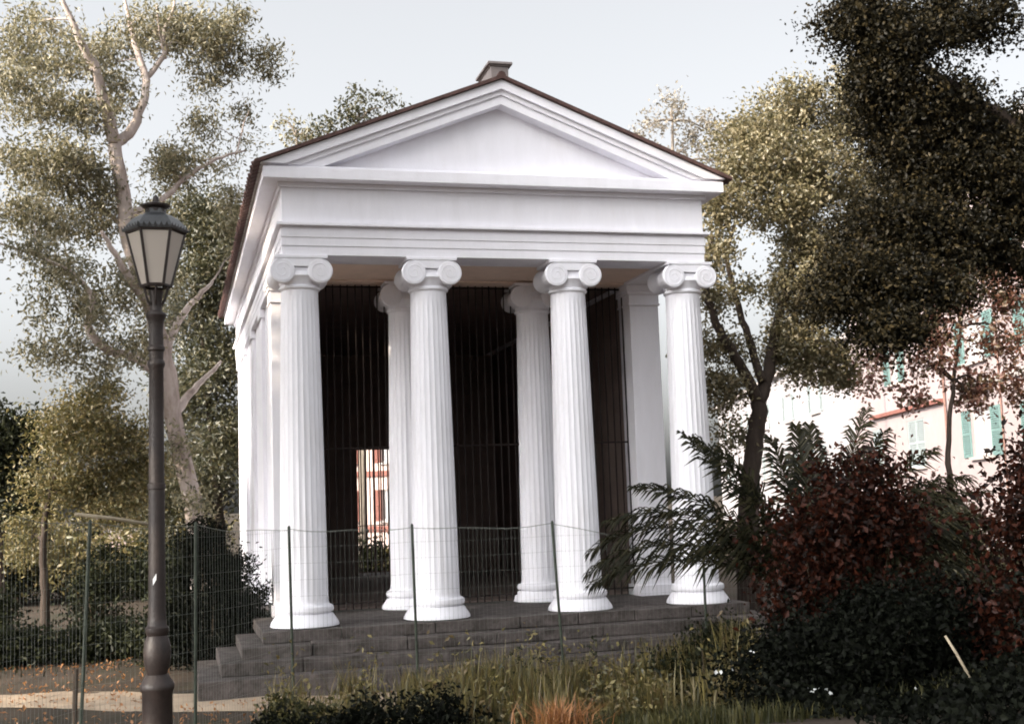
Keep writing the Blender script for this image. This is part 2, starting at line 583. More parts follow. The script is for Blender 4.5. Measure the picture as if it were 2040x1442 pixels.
for s in (-1, 1):
    xa = s * 2.876
    m = MB()
    m.box(xa - 0.25, xa + 0.25, YI - 0.25, YI + 0.26, ZB, 5.42)
    m.box(xa - 0.275, xa + 0.275, YI - 0.275, YI + 0.27, 5.42, 5.455)
    m.box(xa - 0.262, xa + 0.262, YI - 0.262, YI + 0.265, 5.455, 5.60)
    m.box(xa - 0.29, xa + 0.29, YI - 0.29, YI + 0.28, 5.60, 5.66)
    m.box(xa - 0.31, xa + 0.31, YI - 0.31, YI + 0.29, 5.66, 5.757)
    m.box(xa - 0.29, xa + 0.29, YI - 0.29, YI + 0.28, ZB, ZB + 0.17)
    m.build('anta', M['plaster'], T, bevel=0.008)
    x0, x1 = sorted((s * 2.70, s * 3.02))
    MB().box(x0, x1, YI + 0.27, 12.6, ZB, ZH - 0.003).build('side_wall', M['plaster'], T)
    for yp in (4.6, 7.2, 9.8, 12.35):
        a, b = sorted((s * 3.0, s * 3.085))
        p = MB().box(a, b, yp - 0.25, yp + 0.25, ZB + 0.17, 5.60)
        a2, b2 = sorted((s * 3.0, s * 3.115))
        p.box(a2, b2, yp - 0.29, yp + 0.29, 5.60, ZH - 0.004)
        p.box(a2, b2, yp - 0.29, yp + 0.29, ZB, ZB + 0.17)
        p.build('pilaster', M['plaster'], T, bevel=0.006)
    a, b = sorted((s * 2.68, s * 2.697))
    MB().box(a, b, YI + 0.3, 11.0, ZB, ZH).build('shade_lining', M['inside'], T)  # thin dark sheet added to carry the indoor shade
HWIN, ZWIN = 0.56, 3.62
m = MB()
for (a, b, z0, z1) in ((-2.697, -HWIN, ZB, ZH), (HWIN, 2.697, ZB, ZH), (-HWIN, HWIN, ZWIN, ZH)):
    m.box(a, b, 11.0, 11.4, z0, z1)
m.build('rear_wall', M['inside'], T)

# entablature
m = MB()
for (x0, x1, y0, y1) in ((-3.109, 3.109, -0.30, 0.30), (-3.109, -2.55, 0.30, 12.9), (2.55, 3.109, 0.30, 12.9), (-2.55, 2.55, 12.3, 12.9)):
    m.box(x0, x1, y0, y1, ZH, 5.885)
m.box(-3.118, 3.118, -0.312, 12.912, 5.887, 6.005)
m.box(-3.127, 3.127, -0.324, 12.924, 6.005, 6.125)
m.box(-3.112, 3.112, -0.303, 12.903, 6.125, 6.160)
m.box(-3.185, 3.185, -0.392, 12.98, 6.160, 6.200)
m.build('architrave', M['plaster'], T, bevel=0.004)
MB().box(-2.549, 2.549, 0.301, 1.65, 5.79, 5.884).box(-2.549, 2.549, 1.651, 2.2, ZH + 0.002, 5.884).build(
    'ceiling', M['ceiling'], T, bevel=0.006)
MB().box(-2.549, 2.549, 2.201, 12.29, 5.79, 5.884).build('shade_inner_ceiling', M['inside'], T)  # inner part of the ceiling, shade put into its colour
MB().box(-3.109, 3.109, -0.30, 12.9, 6.2005, 6.70).box(-3.155, 3.155, -0.345, 12.945, 6.70, 6.768).build('frieze', M['plaster'], T, bevel=0.004)
MB().box(-3.367, 3.367, -0.546, 13.1, 6.7685, 6.925).box(-3.30, 3.30, -0.470, 13.02, 6.925, 6.9655).build('cornice', M['plaster'], T, bevel=0.006)
SL = 0.394
MB().prism([(-2.62, 6.966), (2.62, 6.966), (0, 8.02)], -0.245, 13.0).build('tympanum', M['plaster'], T)


def chevron(top, th, hw_top, hw_bot, y0, y1, zb=6.9665):
    m = MB()
    for s in (-1, 1):
        p = [(0, top - th), (s * hw_bot, zb), (s * hw_top, zb), (0, top)]
        if s > 0:
            p = p[::-1]
        m.prism(p[::-1], y0, y1)
    return m


def hwz(top):
    return (top - 6.9665) / SL


rk = MB()
for top, th, y0 in ((8.10, 0.13, -0.47), (8.172, 0.072, -0.505), (8.305, 0.133, -0.56)):
    c = chevron(top, th - 0.001, hwz(top), hwz(top - th), y0, 13.05)
    rk.add(c.v, c.f)
rk.build('raking_cornice', M['plaster'], T)

m = MB()
for s in (-1, 1):
    zt = lambda x, o: 8.312 - SL * x + o
    p = [(0, zt(0, 0)), (s * 3.485, zt(3.485, 0)), (s * 3.485, zt(3.485, 0.05)), (0, zt(0, 0.05))]
    m.prism(p if s > 0 else p[::-1], -0.62, 13.2)
    y = -0.42
    while y < 13.15:
        j = random.uniform(-0.012, 0.012)
        m.tube([(0, y, zt(0, 0.045)), (s * (3.51 + j), y + j * 0.5, zt(3.51, 0.035))], 0.045, 7)
        y += 0.205
m.tube([(0, -0.60, zt(0, 0.05)), (0, 13.2, zt(0, 0.05))], 0.06, 8)
roof = m.build('roof', M['roof'], T)
m = MB()
m.box(-0.13, 0.13, -0.48, 0.20, 8.24, 8.525)
m.box(-0.18, 0.18, -0.535, 0.25, 8.545, 8.585)
m.box(-0.15, 0.15, -0.505, 0.225, 8.525, 8.545)
m.build('ridge_block', M['block'], roof, bevel=0.008)

# iron grilles between the inner columns and in the rear doorway
def grille(x0, x1, y, z0, z1, step, rails, r=0.011):
    m = MB()
    n = int(round((x1 - x0) / step))
    for k in range(n + 1):
        x = x0 + (x1 - x0) * k / n + random.uniform(-0.003, 0.003)
        m.tube([(x, y, z0), (x + random.uniform(-0.01, 0.01), y, z1)], r, 6)
    for z in rails:
        m.box(x0, x1, y - 0.012, y + 0.012, z - 0.012, z + 0.012)
    return m


for x0, x1 in ((-2.61, -A1 - 0.20), (-A1 + 0.22, A1 - 0.22), (A1 + 0.20, 2.61)):
    grille(x0, x1, YI + 0.05, ZB + 0.02, ZH, 0.115, (ZB + 0.12, 3.22, ZH - 0.03)).build('grille', M['iron'], T)
grille(-HWIN, HWIN, 11.1, ZB, ZWIN, 0.105, (ZB + 0.1, 1.9), 0.017).build('rear_gate', M['rust'], T)

# ------------------------------------------------------------------ street lamp
LX, LY = -4.64, -8.80
LZ = float(gh(LX, LY))
lp = empty('street_lamp', (LX, LY, LZ), 'dark iron lamp post with a six sided milky lantern, before the fence', 'street lamp')
c = (LX, LY, 0)
MB().lathe([(0.105, LZ - 0.1), (0.105, LZ + 0.10), (0.094, LZ + 0.12), (0.094, 1.20), (0.104, 1.215), (0.106, 1.245), (0.095, 1.265), (0.068, 1.31)], c, 28).build(
    'plinth', M['lamp'], lp, smooth='auto')
MB().lathe([(0.060, 1.305), (0.070, 1.34), (0.082, 1.39), (0.086, 1.45), (0.078, 1.51), (0.062, 1.55), (0.066, 1.56), (0.072, 1.575), (0.072, 1.60), (0.060, 1.615),
            (0.056, 1.66), (0.054, 1.72), (0.052, 2.0), (0.0505, 2.47), (0.056, 2.475), (0.056, 2.505), (0.049, 2.51), (0.047, 2.9), (0.046, 3.25), (0.052, 3.262), (0.056, 3.28),
            (0.052, 3.30), (0.044, 3.31), (0.047, 3.36), (0.055, 3.37), (0.055, 3.39), (0.047, 3.40), (0.045, 3.50), (0.050, 3.56), (0.062, 3.585),
            (0.066, 3.60), (0.060, 3.615), (0.04, 3.625), (0.036, 3.66), (0.040, 3.72), (0.05, 3.76)], c, 24).build('pole', M['lamp'], lp, smooth='auto')
for k in range(6):
    a = R_(30 + 60 * k)
    MB().tube([(LX + 0.04 * math.cos(a), LY + 0.04 * math.sin(a), 3.665), (LX + 0.062 * math.cos(a), LY + 0.062 * math.sin(a), 3.70),
               (LX + 0.088 * math.cos(a), LY + 0.088 * math.sin(a), 3.785)], 0.008, 6).build('bracket', M['lamp'], lp)
hexa0 = R_(-105 - 15)


def hexring(r, z):
    return [(LX + r * math.cos(hexa0 + k * math.pi / 3), LY + r * math.sin(hexa0 + k * math.pi / 3), z) for k in range(6)]


lb, ltp = hexring(0.094, 3.79), hexring(0.184, 4.145)
fr = MB()
for k in range(6):
    fr.tube([lb[k], ltp[k]], 0.0105, 5)
    fr.tube([lb[k], lb[(k + 1) % 6]], 0.010, 5)
    fr.tube([ltp[k], ltp[(k + 1) % 6]], 0.011, 5)
lan = fr.build('lantern', M['lamp'], lp)
glass = bpy.data.materials.new('milky_glass')
glass.use_nodes = True
gb = glass.node_tree.nodes['Principled BSDF']
gb.inputs['Base Color'].default_value = (0.62, 0.56, 0.50, 1)
gb.inputs['Roughness'].default_value = 0.35
gb.inputs['Transmission Weight'].default_value = 0.25
gno = glass.node_tree.nodes.new('ShaderNodeTexNoise')
gno.inputs['Scale'].default_value = 5
gbu = glass.node_tree.nodes.new('ShaderNodeBump')
gbu.inputs['Strength'].default_value = 0.05
glass.node_tree.links.new(gno.outputs[0], gbu.inputs['Height'])
glass.node_tree.links.new(gbu.outputs[0], gb.inputs['Normal'])
for k in range(6):
    n = (k + 1) % 6
    q = [np.array(p) for p in (lb[k], lb[n], ltp[n], ltp[k])]
    ce = sum(q) / 4
    inw = np.array((LX, LY, ce[2])) - ce
    inw /= np.linalg.norm(inw)
    q = [ce + (p - ce) * 0.93 for p in q]
    MB().hexa([q[0], q[1], q[1] + inw * 0.004, q[0] + inw * 0.004, q[3], q[2], q[2] + inw * 0.004, q[3] + inw * 0.004]).build('pane', glass, lan)
rm = MB().lathe([(0.205, 4.148), (0.208, 4.165), (0.185, 4.195), (0.150, 4.235), (0.105, 4.262), (0.07, 4.272), (0.066, 4.30)], c, 6, a0=hexa0)
for k in range(6):                                   # cresting of small leaves on the eave
    p0, p1 = np.array(hexring(0.206, 4.150)[k]), np.array(hexring(0.206, 4.150)[(k + 1) % 6])
    for t in (0.0, 0.17, 0.33, 0.5, 0.67, 0.83):
        p = p0 + (p1 - p0) * t
        d = (p1 - p0) / np.linalg.norm(p1 - p0)
        rm.hexa([p - d * 0.014, p + d * 0.014, p + d * 0.014 + (0, 0, 0.004), p - d * 0.014 + (0, 0, 0.004)] +
                [p - d * 0.002 + np.array((p[0] - LX, p[1] - LY, 0)) * 0.06 + (0, 0, 0.03)] * 2 + [p + d * 0.002 + np.array((p[0] - LX, p[1] - LY, 0)) * 0.06 + (0, 0, 0.034)] * 2)
rm.build('lantern_roof', M['lamp_roof'], lp)
MB().lathe([(0.062, 4.285), (0.062, 4.305), (0.092, 4.318), (0.095, 4.33), (0.05, 4.345), (0.022, 4.355), (0.018, 4.385), (0.006, 4.40)], c, 12).build('finial', M['lamp'], lp, smooth='auto')
st = MB()
for k, (a, b) in enumerate([(-1.95, 1.86), (-1.75, 1.90)]):
    pass
aa = [R_(-105 + d) for d in (-12, -4, 4, 12)]
for zz in (1.865, 1.905):
    st.v += [(LX + 0.0545 * math.cos(a), LY + 0.0545 * math.sin(a), zz + 0.012 * i) for i, a in enumerate(aa)]
st.f = [(i, i + 1, 5 + i, 4 + i) for i in range(3)]
so_ = st.build('sticker', M['white'], lp)
so_.modifiers.new('thickness', 'SOLIDIFY').thickness = 0.001

# ------------------------------------------------------------------ wire fence
FP = [(-5.95, -6.35, 2.40), (-5.27, -5.2, 2.27), (-4.335, -4.6, 2.21), (-3.305, -3.0, 2.12), (-1.915, -3.0, 2.09), (-0.24, -3.0, 2.06), (1.66, -3.0, 1.72), (3.6, -3.0, 1.75)]
fe = empty('wire_fence', (-3.3, -3.0, 0.0), 'sagging wire mesh fence on thin green posts, running in front of the temple steps', 'fence')
lean = [0.0, 0.10, 0.02, -0.03, -0.03, -0.10, 0.02, 0.0]
for k, (x, y, zt) in enumerate(FP):
    z0 = float(gh(x, y)) - 0.1
    r = 0.028 if k == 0 else 0.0165
    m = MB()
    m.lathe([(r, 0), (r, 0.9), (r * 0.98, 1.0), (r * 0.4, 1.008)], n=10)
    m.v = [(x + vx + lean[k] * (h - 1) * 0.9, y + vy, z0 + (zt - z0) * h) for vx, vy, h in m.v]
    m.build('post', M['post'], fe, smooth='auto')
x, y = -5.42, -5.0
MB().tube([(x + 0.0, y, 0.1), (x + 0.02, y, 0.95)], 0.022, 8).build('post', M['post_brown'], fe)
wm, tw = MB(), MB()
for a, b in zip(FP[:-1], FP[1:]):
    a, b = np.array(a), np.array(b)
    l = np.linalg.norm((b - a)[:2])
    n = int(l / 0.05)
    sag = 0.035 * min(1.0, l / 1.5)

    def top(t):
        return a[2] + (b[2] - a[2]) * t - 0.02 - sag * 4 * t * (1 - t) + 0.012 * math.sin(9 * t + a[0])
    tw.tube([(*(a + (b - a) * t)[:2], top(t)) for t in np.linspace(0, 1, 13)], 0.0032, 4)
    for k in range(1, n):
        t = k / n
        p = a + (b - a) * t
        j = random.uniform(-0.006, 0.006)
        wm.tube([(p[0] + j, p[1], float(gh(p[0], p[1]))), (p[0] - j, p[1] + 0.01, top(t) * 0.55), (p[0] + j * 0.5, p[1], top(t))], 0.0012, 3, cap=False)
    for q in np.arange(0.1, 2.2, 0.18):
        wm.tube([(*(a + (b - a) * t)[:2], min(q, top(t)) - 0.3 * sag * 4 * t * (1 - t)) for t in np.linspace(0, 1, 7)], 0.0011, 3, cap=False)
wm.build('wire_mesh', M['wire'], fe)
tw.build('top_wire', M['wire'], fe)
p0, p1 = at(150, 1024, -5.25), at(312, 1046, -4.75)
MB().tube([p0, (p0 * 0.55 + p1 * 0.45) + (0, 0, 0.008), p1], [0.016, 0.018, 0.014], 7).build('rail', M['rail'], fe, smooth=True)

# ------------------------------------------------------------------ buildings
AZ = R_(16.7)
DV = np.array([math.sin(AZ), math.cos(AZ), 0])
NV = np.array([-math.cos(AZ), math.sin(AZ), 0])


class Face:
    "a facade: s metres along it, o metres out of it, z up"
    def __init__(s, org, dv, nv):
        s.o, s.d, s.n = np.array(org, float), dv, nv

    def p(s, a, o, z):
        return s.o + s.d * a + s.n * o + np.array((0, 0, z))

    def box(s, m, a0, a1, o0, o1, z0, z1):
        return m.hexa([s.p(a0, o0, z0), s.p(a0, o1, z0), s.p(a1, o1, z0), s.p(a1, o0, z0),
                       s.p(a0, o0, z1), s.p(a0, o1, z1), s.p(a1, o1, z1), s.p(a1, o0, z1)])


def facade(F, bld, s0, s1, depth, zt, wins, wallm, thick=0.35):
    "wall with real openings: the front is laid in pieces round every window (a0, a1, z0, z1)"
    m = MB()
    F.box(m, s0, s1, -depth, -thick - 0.01, 0, zt)
    xs = sorted({s0, s1} | {w[0] for w in wins} | {w[1] for w in wins})
    for a, b in zip(xs[:-1], xs[1:]):
        ws = sorted([w for w in wins if w[0] <= a + 1e-6 and w[1] >= b - 1e-6], key=lambda w: w[2])
        z = 0
        for q in ws:
            F.box(m, a, b, -thick, 0, z, q[2])
            z = q[3]
        F.box(m, a, b, -thick, 0, z, zt)
    return m.build('wall', wallm, bld)


def window(F, bld, a0, a1, z0, z1, blind, shutter=None, openw=0.8, closed=False, sill=True):
    m = MB()
    for q in ((a0, a0 + 0.07, z0, z1), (a1 - 0.07, a1, z0, z1), (a0 + 0.071, a1 - 0.071, z0, z0 + 0.07), (a0 + 0.071, a1 - 0.071, z1 - 0.07, z1), ((a0 + a1) / 2 - 0.04, (a0 + a1) / 2 + 0.04, z0 + 0.071, z1 - 0.071)):
        F.box(m, q[0], q[1], -0.16, -0.08, q[2], q[3])
    wn = m.build('window', M['trim'], bld)
    F.box(MB(), a0 + 0.02, a1 - 0.02, -0.15, -0.13, z0 + 0.02, z1 - 0.02).build('pane', blind, wn)
    if sill:
        F.box(MB(), a0 - 0.12, a1 + 0.12, 0.003, 0.14, z0 - 0.10, z0).build('sill', M['trim'], wn)
    if shutter is not None:
        for s in (0, 1):
            mm = MB()
            if closed:
                b0, b1, o0 = (a0 + 0.02, (a0 + a1) / 2 - 0.01, -0.07) if s == 0 else ((a0 + a1) / 2 + 0.01, a1 - 0.02, -0.07)
            else:
                b0, b1, o0 = (a0 - openw, a0 - 0.03, 0.01) if s == 0 else (a1 + 0.03, a1 + openw, 0.01)
            F.box(mm, b0, b0 + 0.08, o0, o0 + 0.05, z0, z1)
            F.box(mm, b1 - 0.08, b1, o0, o0 + 0.05, z0, z1)
            for zz in (z0, (z0 + z1) / 2 - 0.04, z1 - 0.08):
                F.box(mm, b0 + 0.081, b1 - 0.081, o0, o0 + 0.05, zz, zz + 0.08)
            z = z0 + 0.09
            while z < z1 - 0.1:
                mm.hexa([F.p(b0 + 0.08, o0 + 0.005, z + 0.05), F.p(b0 + 0.08, o0 + 0.045, z), F.p(b1 - 0.08, o0 + 0.045, z), F.p(b1 - 0.08, o0 + 0.005, z + 0.05),
                         F.p(b0 + 0.08, o0 + 0.005, z + 0.065), F.p(b0 + 0.08, o0 + 0.045, z + 0.015), F.p(b1 - 0.08, o0 + 0.045, z + 0.015), F.p(b1 - 0.08, o0 + 0.005, z + 0.065)])
                z += 0.075
            mm.build('shutter', shutter, wn)


FA = Face(np.array([CAM[0], CAM[1], 0]) - NV * 15.0, DV, NV)
p = FA.p(36, 0, 0)
A = empty('apartment_building', p, 'pale pink apartment block with turquoise shutters behind the red leaved shrubs', 'building')
wa = [(42.1, 44.1, 3.3, 4.95), (42.2, 44.2, 6.6, 8.15), (36.5, 38.5, 3.25, 4.9), (36.5, 38.5, 6.6, 8.15), (52.6, 53.8, 6.75, 8.3), (49.6, 51.9, 3.15, 5.05), (55.8, 57.4, 3.2, 5.0),
      (42.2, 44.2, 10.0, 11.6), (36.5, 38.5, 10.0, 11.6), (52.4, 53.9, 10.0, 11.6)]
facade(FA, A, 32.0, 60.5, 11, 13.2, wa, M['wallA'])
for k, q in enumerate(wa):
    pale = k in (5, 6)
    window(FA, A, *q, M['blind'], M['shutter_pale'] if pale else M['shutter'], 0.9, closed=pale)
m = MB()
FA.box(m, 46.8, 57.0, 0.003, 0.22, 5.45, 5.60)
m.build('string_course', M['band'], A)
FA.box(MB(), 32.0, 45.0, 0.003, 0.12, 5.70, 5.90).build('string_course', M['trim'], A)
FA.box(MB(), 31.7, 60.8, -11.3, 0.45, 13.2, 13.5).build('roof', M['trim'], A)
MB().tube([FA.p(46.6, 0.08, 0), FA.p(46.6, 0.08, 13.1)], 0.045, 8).build('drainpipe', M['pipe'], A)
MB().tube([FA.p(41.0, 0.05, 0.5), FA.p(41.0, 0.05, 13.1)], 0.03, 8).build('drainpipe', M['pipe'], A)

FB = Face(np.array([CAM[0], CAM[1], 0]) - NV * 15.6, DV, NV)
B = empty('apartment_building', FB.p(62, 0, 0), 'white apartment block with pale blue shutters behind the forked dark tree trunk', 'building')
wb = [(s, s + 2.2, z, z + 1.7) for s in (70.5, 78.5, 87, 96, 105) for z in (3.2, 6.8)]
facade(FB, B, 61.5, 112, 11, 9.9, wb, M['wallB'])
for q in wb:
    window(FB, B, *q, M['blind'], M['shutter_pale'], 0.8)
FB.box(MB(), 61.4, 112.3, -11.3, 0.4, 9.9, 10.15).build('roof', M['trim'], B)

a2 = R_(58)
dC, nC = np.array([math.cos(R_(-32)), math.sin(R_(-32)), 0]), np.array([-math.sin(R_(32)), -math.cos(R_(32)), 0])
FC = Face((8.0, 46.0, 0), dC, nC)
Cb = empty('apartment_building', FC.p(0, 0, 0), 'cream building with brick red bands seen through the rear doorway of the temple', 'building')
wc = [(s, s + 1.0, z, z + 1.6) for s in (-7.5, -5.0, -2.5, 0.0, 2.5, 5.0, 7.5) for z in (1.6, 4.6)]
facade(FC, Cb, -10, 10, 9, 7.6, wc, M['wallC'])
for q in wc:
    window(FC, Cb, *q, M['blind'], M['band'], 0.5)
for z in (3.9, 1.05):
    FC.box(MB(), -10.05, 10.05, 0.003, 0.12, z, z + 0.28).build('string_course', M['band'], Cb)
FC.box(MB(), -10.3, 10.3, -9.3, 0.4, 7.6, 7.85).build('roof', M['band'], Cb)

# pale garden wall far behind the trees on the left
FW_ = Face((-12.5, 27.0, 0), np.array([1.0, 0, 0]), np.array([0, -1.0, 0]))
gw = empty('garden_wall', (-12.5, 27.0, 0), 'low pale garden wall far behind the trees on the left', 'wall')
mm = MB()
FW_.box(mm, -14, 8.2, -0.3, 0, -0.1, 1.75)
mm.build('wall', M['wallC'], gw)
FW_.box(MB(), -14.05, 8.25, -0.36, 0.06, 1.75, 1.85).build('coping', M['trim'], gw)

# ------------------------------------------------------------------ trees
def along(pl, r):
    pl = [np.array(q, float) for q in pl]
    pts, rad = [], []
    n = len(pl)
    for i in range(n - 1):
        p0, p1, p2, p3 = pl[max(i - 1, 0)], pl[i], pl[i + 1], pl[min(i + 2, n - 1)]
        for k in range(5):
            t = k / 5
            pts.append(0.5 * (2 * p1 + (p2 - p0) * t + (2 * p0 - 5 * p1 + 4 * p2 - p3) * t * t + (3 * p1 - p0 - 3 * p2 + p3) * t ** 3))
            rad.append(r[i] + (r[i + 1] - r[i]) * t)
    pts.append(pl[-1])
    rad.append(r[-1])
    return pts, rad


def wood(limbs, C, twig=0.012, nt=None, maxd=4.0):
    "trunk and limbs as tapered tubes, then thin branches out to the leaf clusters"
    m = MB()
    S_, R__ = [], []
    for pl, r in limbs:
        pts, rad = along(pl, r)
        pts = [q + rng.normal(size=3) * min(rr, 0.05) * 0.25 for q, rr in zip(pts, rad)]
        m.tube(pts, rad, 10 if rad[0] > 0.1 else 7)
        S_ += pts
        R__ += rad
    S_ = np.array(S_)
    R__ = np.array(R__)
    idx = np.arange(len(C)) if nt is None else rng.permutation(len(C))[:nt]
    ex = S_.copy()
    exr = R__.copy()
    order = sorted(idx, key=lambda i: np.min(np.linalg.norm(S_ - C[i], axis=1)))
    for i in order:
        d = np.linalg.norm(ex - C[i], axis=1) + np.maximum(0, ex[:, 2] - C[i][2]) * 0.6
        k = int(np.argmin(d))
        if d[k] > maxd:
            continue
        a, b = ex[k], C[i]
        r0 = min(exr[k] * 0.7, 0.012 + 0.018 * d[k])
        mid = (a + b) / 2 + rng.normal(size=3) * 0.08 * d[k] + np.array((0, 0, 0.06 * d[k]))
        q = [a, (a + mid) / 2 + rng.normal(size=3) * 0.02 * d[k], mid, (mid + b) / 2 + rng.normal(size=3) * 0.03 * d[k], b]
        m.tube(q, [r0, r0 * 0.85, r0 * 0.7, r0 * 0.5, max(0.004, twig * 0.4)], 5)
        ex = np.concatenate([ex, np.array(q[1:])])
        exr = np.concatenate([exr, np.array([r0 * 0.85, r0 * 0.7, r0 * 0.5, twig * 0.5])])
    return m


def pb(lst):
    "blobs given as direction, distance, radii in picture widths, depth radius and count"
    out = []
    for (px, py, Y_, rx, ry, rd, n) in lst:
        c = at(px, py, Y_)
        s = pxm(c)
        out.append((c, (rx / s, rd, ry / s), n))
    return out


def pl(lst):
    return [at(*q) for q in lst]


def tree(name, label, cat, base, limbs, blobs, lm, bm_, size, per, sig, group=None, nt=None, shell=0.5, flat=0.75, maxd=4.0, **k):
    t = empty(name, base, label, cat, group)
    C = clusters(blobs, shell)
    wood(limbs, C, nt=nt, maxd=maxd).build('trunk', bm_, t, smooth=True)
    leaves('crown', spray(C, per, sig, flat), size, lm, t, **k)
    return t


# eucalyptus
EY = 7.5
b = at(412, 1262, EY)
b[2] = float(gh(b[0], b[1]))
E = lambda px, py, dy=0.0: (px, py, EY + dy)
limbs = [
    (np.vstack([[b - (0, 0, 0.15)], pl([E(400, 1130), E(385, 1000), E(352, 870), E(333, 745), E(303, 620), E(262, 500), E(245, 390), E(226, 287)])]), [0.27, 0.22, 0.185, 0.175, 0.17, 0.16, 0.155, 0.145, 0.13]),
    (pl([E(226, 287), E(208, 205, -.3), E(185, 130, -.5), E(150, 60, -.8), E(110, -30, -1)]), [0.14, 0.11, 0.09, 0.065, 0.03]),
    (pl([E(230, 285), E(262, 262, .3), E(285, 200, .5), E(290, 150, .7), E(262, 70, .8), E(245, -20, 1)]), [0.11, 0.10, 0.085, 0.075, 0.05, 0.025]),
    (pl([E(290, 155, .7), E(325, 112, 1), E(328, 60, 1.2), E(345, 20, 1.4), E(350, -20, 1.5)]), [0.06, 0.055, 0.04, 0.028, 0.015]),
    (pl([E(330, 118, 1), E(318, 70, 1), E(312, 10, 1)]), [0.035, 0.025, 0.012]),
    (pl([E(335, 760), E(262, 712, -.4), E(205, 690, -.7), E(175, 648, -.8), E(185, 600, -.9), E(170, 570, -1), E(130, 535, -1.2), E(60, 505, -1.4), E(-20, 478, -1.5)]), [0.095, 0.085, 0.08, 0.07, 0.06, 0.045, 0.035, 0.025, 0.015]),
    (pl([E(345, 830), E(372, 790, .6), E(400, 760, 1), E(440, 720, 1.4)]), [0.10, 0.08, 0.06, 0.03]),
    (pl([E(335, 700), E(345, 660, .4), E(385, 600, 1), E(425, 560, 1.4)]), [0.10, 0.08, 0.06, 0.03]),
    (pl([E(255, 460, 0), E(215, 425, .3), E(165, 385, .5), E(120, 335, .7)]), [0.06, 0.045, 0.03, 0.015]),
    (pl([E(303, 620, 0), E(260, 560, -.6), E(225, 500, -1), E(200, 460, -1.2)]), [0.10, 0.08, 0.055, 0.03]),
    (pl([E(248, 430), E(320, 400, .5), E(372, 352, .8), E(430, 318, 1.2), E(490, 300, 1.6)]), [0.08, 0.06, 0.045, 0.035, 0.015]),
    (pl([E(470, 308, 1.5), E(480, 270, 1.5), E(488, 240, 1.5), E(500, 215, 1.5)]), [0.02, 0.016, 0.012, 0.006]),
]
blobs = pb([(60, 60, EY, 110, 80, 1.3, 46), (180, 80, EY + .5, 70, 55, 1.0, 24), (30, 170, EY - .6, 90, 60, 1.2, 36), (215, 160, EY - .4, 45, 40, .8, 14), (150, 200, EY - .6, 60, 45, .9, 18),
            (390, 50, EY + .8, 80, 60, 1.0, 34), (440, 90, EY + 1, 40, 50, .8, 12), (520, 110, EY + 1.4, 30, 14, .4, 5), (330, 30, EY + 1, 60, 50, .8, 14), (60, 310, EY - 1, 100, 70, 1.2, 46),
            (150, 330, EY - .6, 80, 55, 1.0, 30), (60, 420, EY - 1, 90, 55, 1.2, 38), (180, 420, EY - .5, 55, 45, .8, 20), (330, 310, EY + .5, 60, 60, .9, 30), (390, 240, EY + .8, 35, 40, .6, 10),
            (290, 400, EY + .3, 26, 35, .5, 7), (400, 150, EY + 1, 45, 35, .6, 9), (475, 180, EY + 1.4, 18, 45, .4, 4), (495, 268, EY + 1.5, 26, 12, .3, 3), (90, 520, EY - 1.2, 60, 35, .8, 12),
            (150, 600, EY - 1, 50, 45, .7, 14), (245, 570, EY - .8, 50, 65, .8, 20), (90, 690, EY - 1.3, 60, 40, .6, 18), (175, 730, EY - 1, 25, 45, .4, 8), (60, 600, EY - 1.3, 25, 40, .5, 6),
            (270, 680, EY, 45, 35, .6, 10), (450, 380, EY + 1.5, 25, 50, .5, 8), (440, 300, EY + 1.3, 26, 30, .4, 5), (250, 40, EY + .5, 50, 40, .8, 9)])
blobs = [(c_ + np.array((0.15, 0.75, 0)), r_, max(2, int(n_ * 0.85))) for c_, r_, n_ in blobs]
blobs += pb([(250, 700, EY - 1.0, 45, 25, .3, 6), (150, 545, EY - 1.6, 35, 30, .3, 6), (60, 505, EY - 1.9, 50, 25, .3, 6), (195, 625, EY - 1.3, 22, 40, .3, 4), (455, 40, EY + 1.2, 35, 45, .6, 9), (420, 100, EY + 1.2, 50, 40, .6, 9), (530, 104, EY + 1.6, 30, 12, .3, 5), (300, 60, EY + .9, 50, 50, .6, 8), (470, 470, EY + 1.8, 20, 60, .4, 6), (360, 900, EY - .6, 30, 60, .3, 5), (335, 600, EY - .6, 40, 60, .3, 7), (300, 440, EY - .5, 40, 40, .3, 5), (390, 1000, EY - .5, 25, 40, .3, 4), (200, 250, EY - .5, 30, 40, .3, 4), (140, 110, EY - .9, 40, 50, .3, 5)])
tree('eucalyptus', 'tall pale barked eucalyptus with forking limbs and thin airy foliage behind the street lamp', 'tree', b, limbs, blobs, M['euc'], M['bark_euc'],
     0.105, 92, 0.20, aspect=0.36, droop=0.6, shell=0.3)


def simple_tree(name, label, px, Y_, trunkpx, blobs, lm, bm_, size, per, sig, r0=0.14, group=None, **k):
    "trunkpx: way points above the root"
    b = at(px, 1000, Y_)
    b[2] = float(gh(b[0], b[1]))
    pts = np.vstack([[b - (0, 0, 0.1)], pl([(a, c_, Y_) for a, c_ in trunkpx])])
    n = len(pts)
    limbs = [(pts, [r0 * (1 - 0.75 * i / (n - 1)) for i in range(n)])]
    bl = pb(blobs)
    for c_, r, _ in bl[:8]:
        j = int(np.argmin(np.linalg.norm(pts[1:] - c_, axis=1) + np.maximum(0, pts[1:, 2] - c_[2]))) + 1
        mid = (pts[j] + c_) / 2 + np.array((0, 0, 0.15))
        limbs.append(([pts[j], mid, c_], [r0 * 0.45, r0 * 0.3, 0.015]))
    return tree(name, label, 'tree', b, limbs, bl, lm, bm_, size, per, sig, group=group, **k)


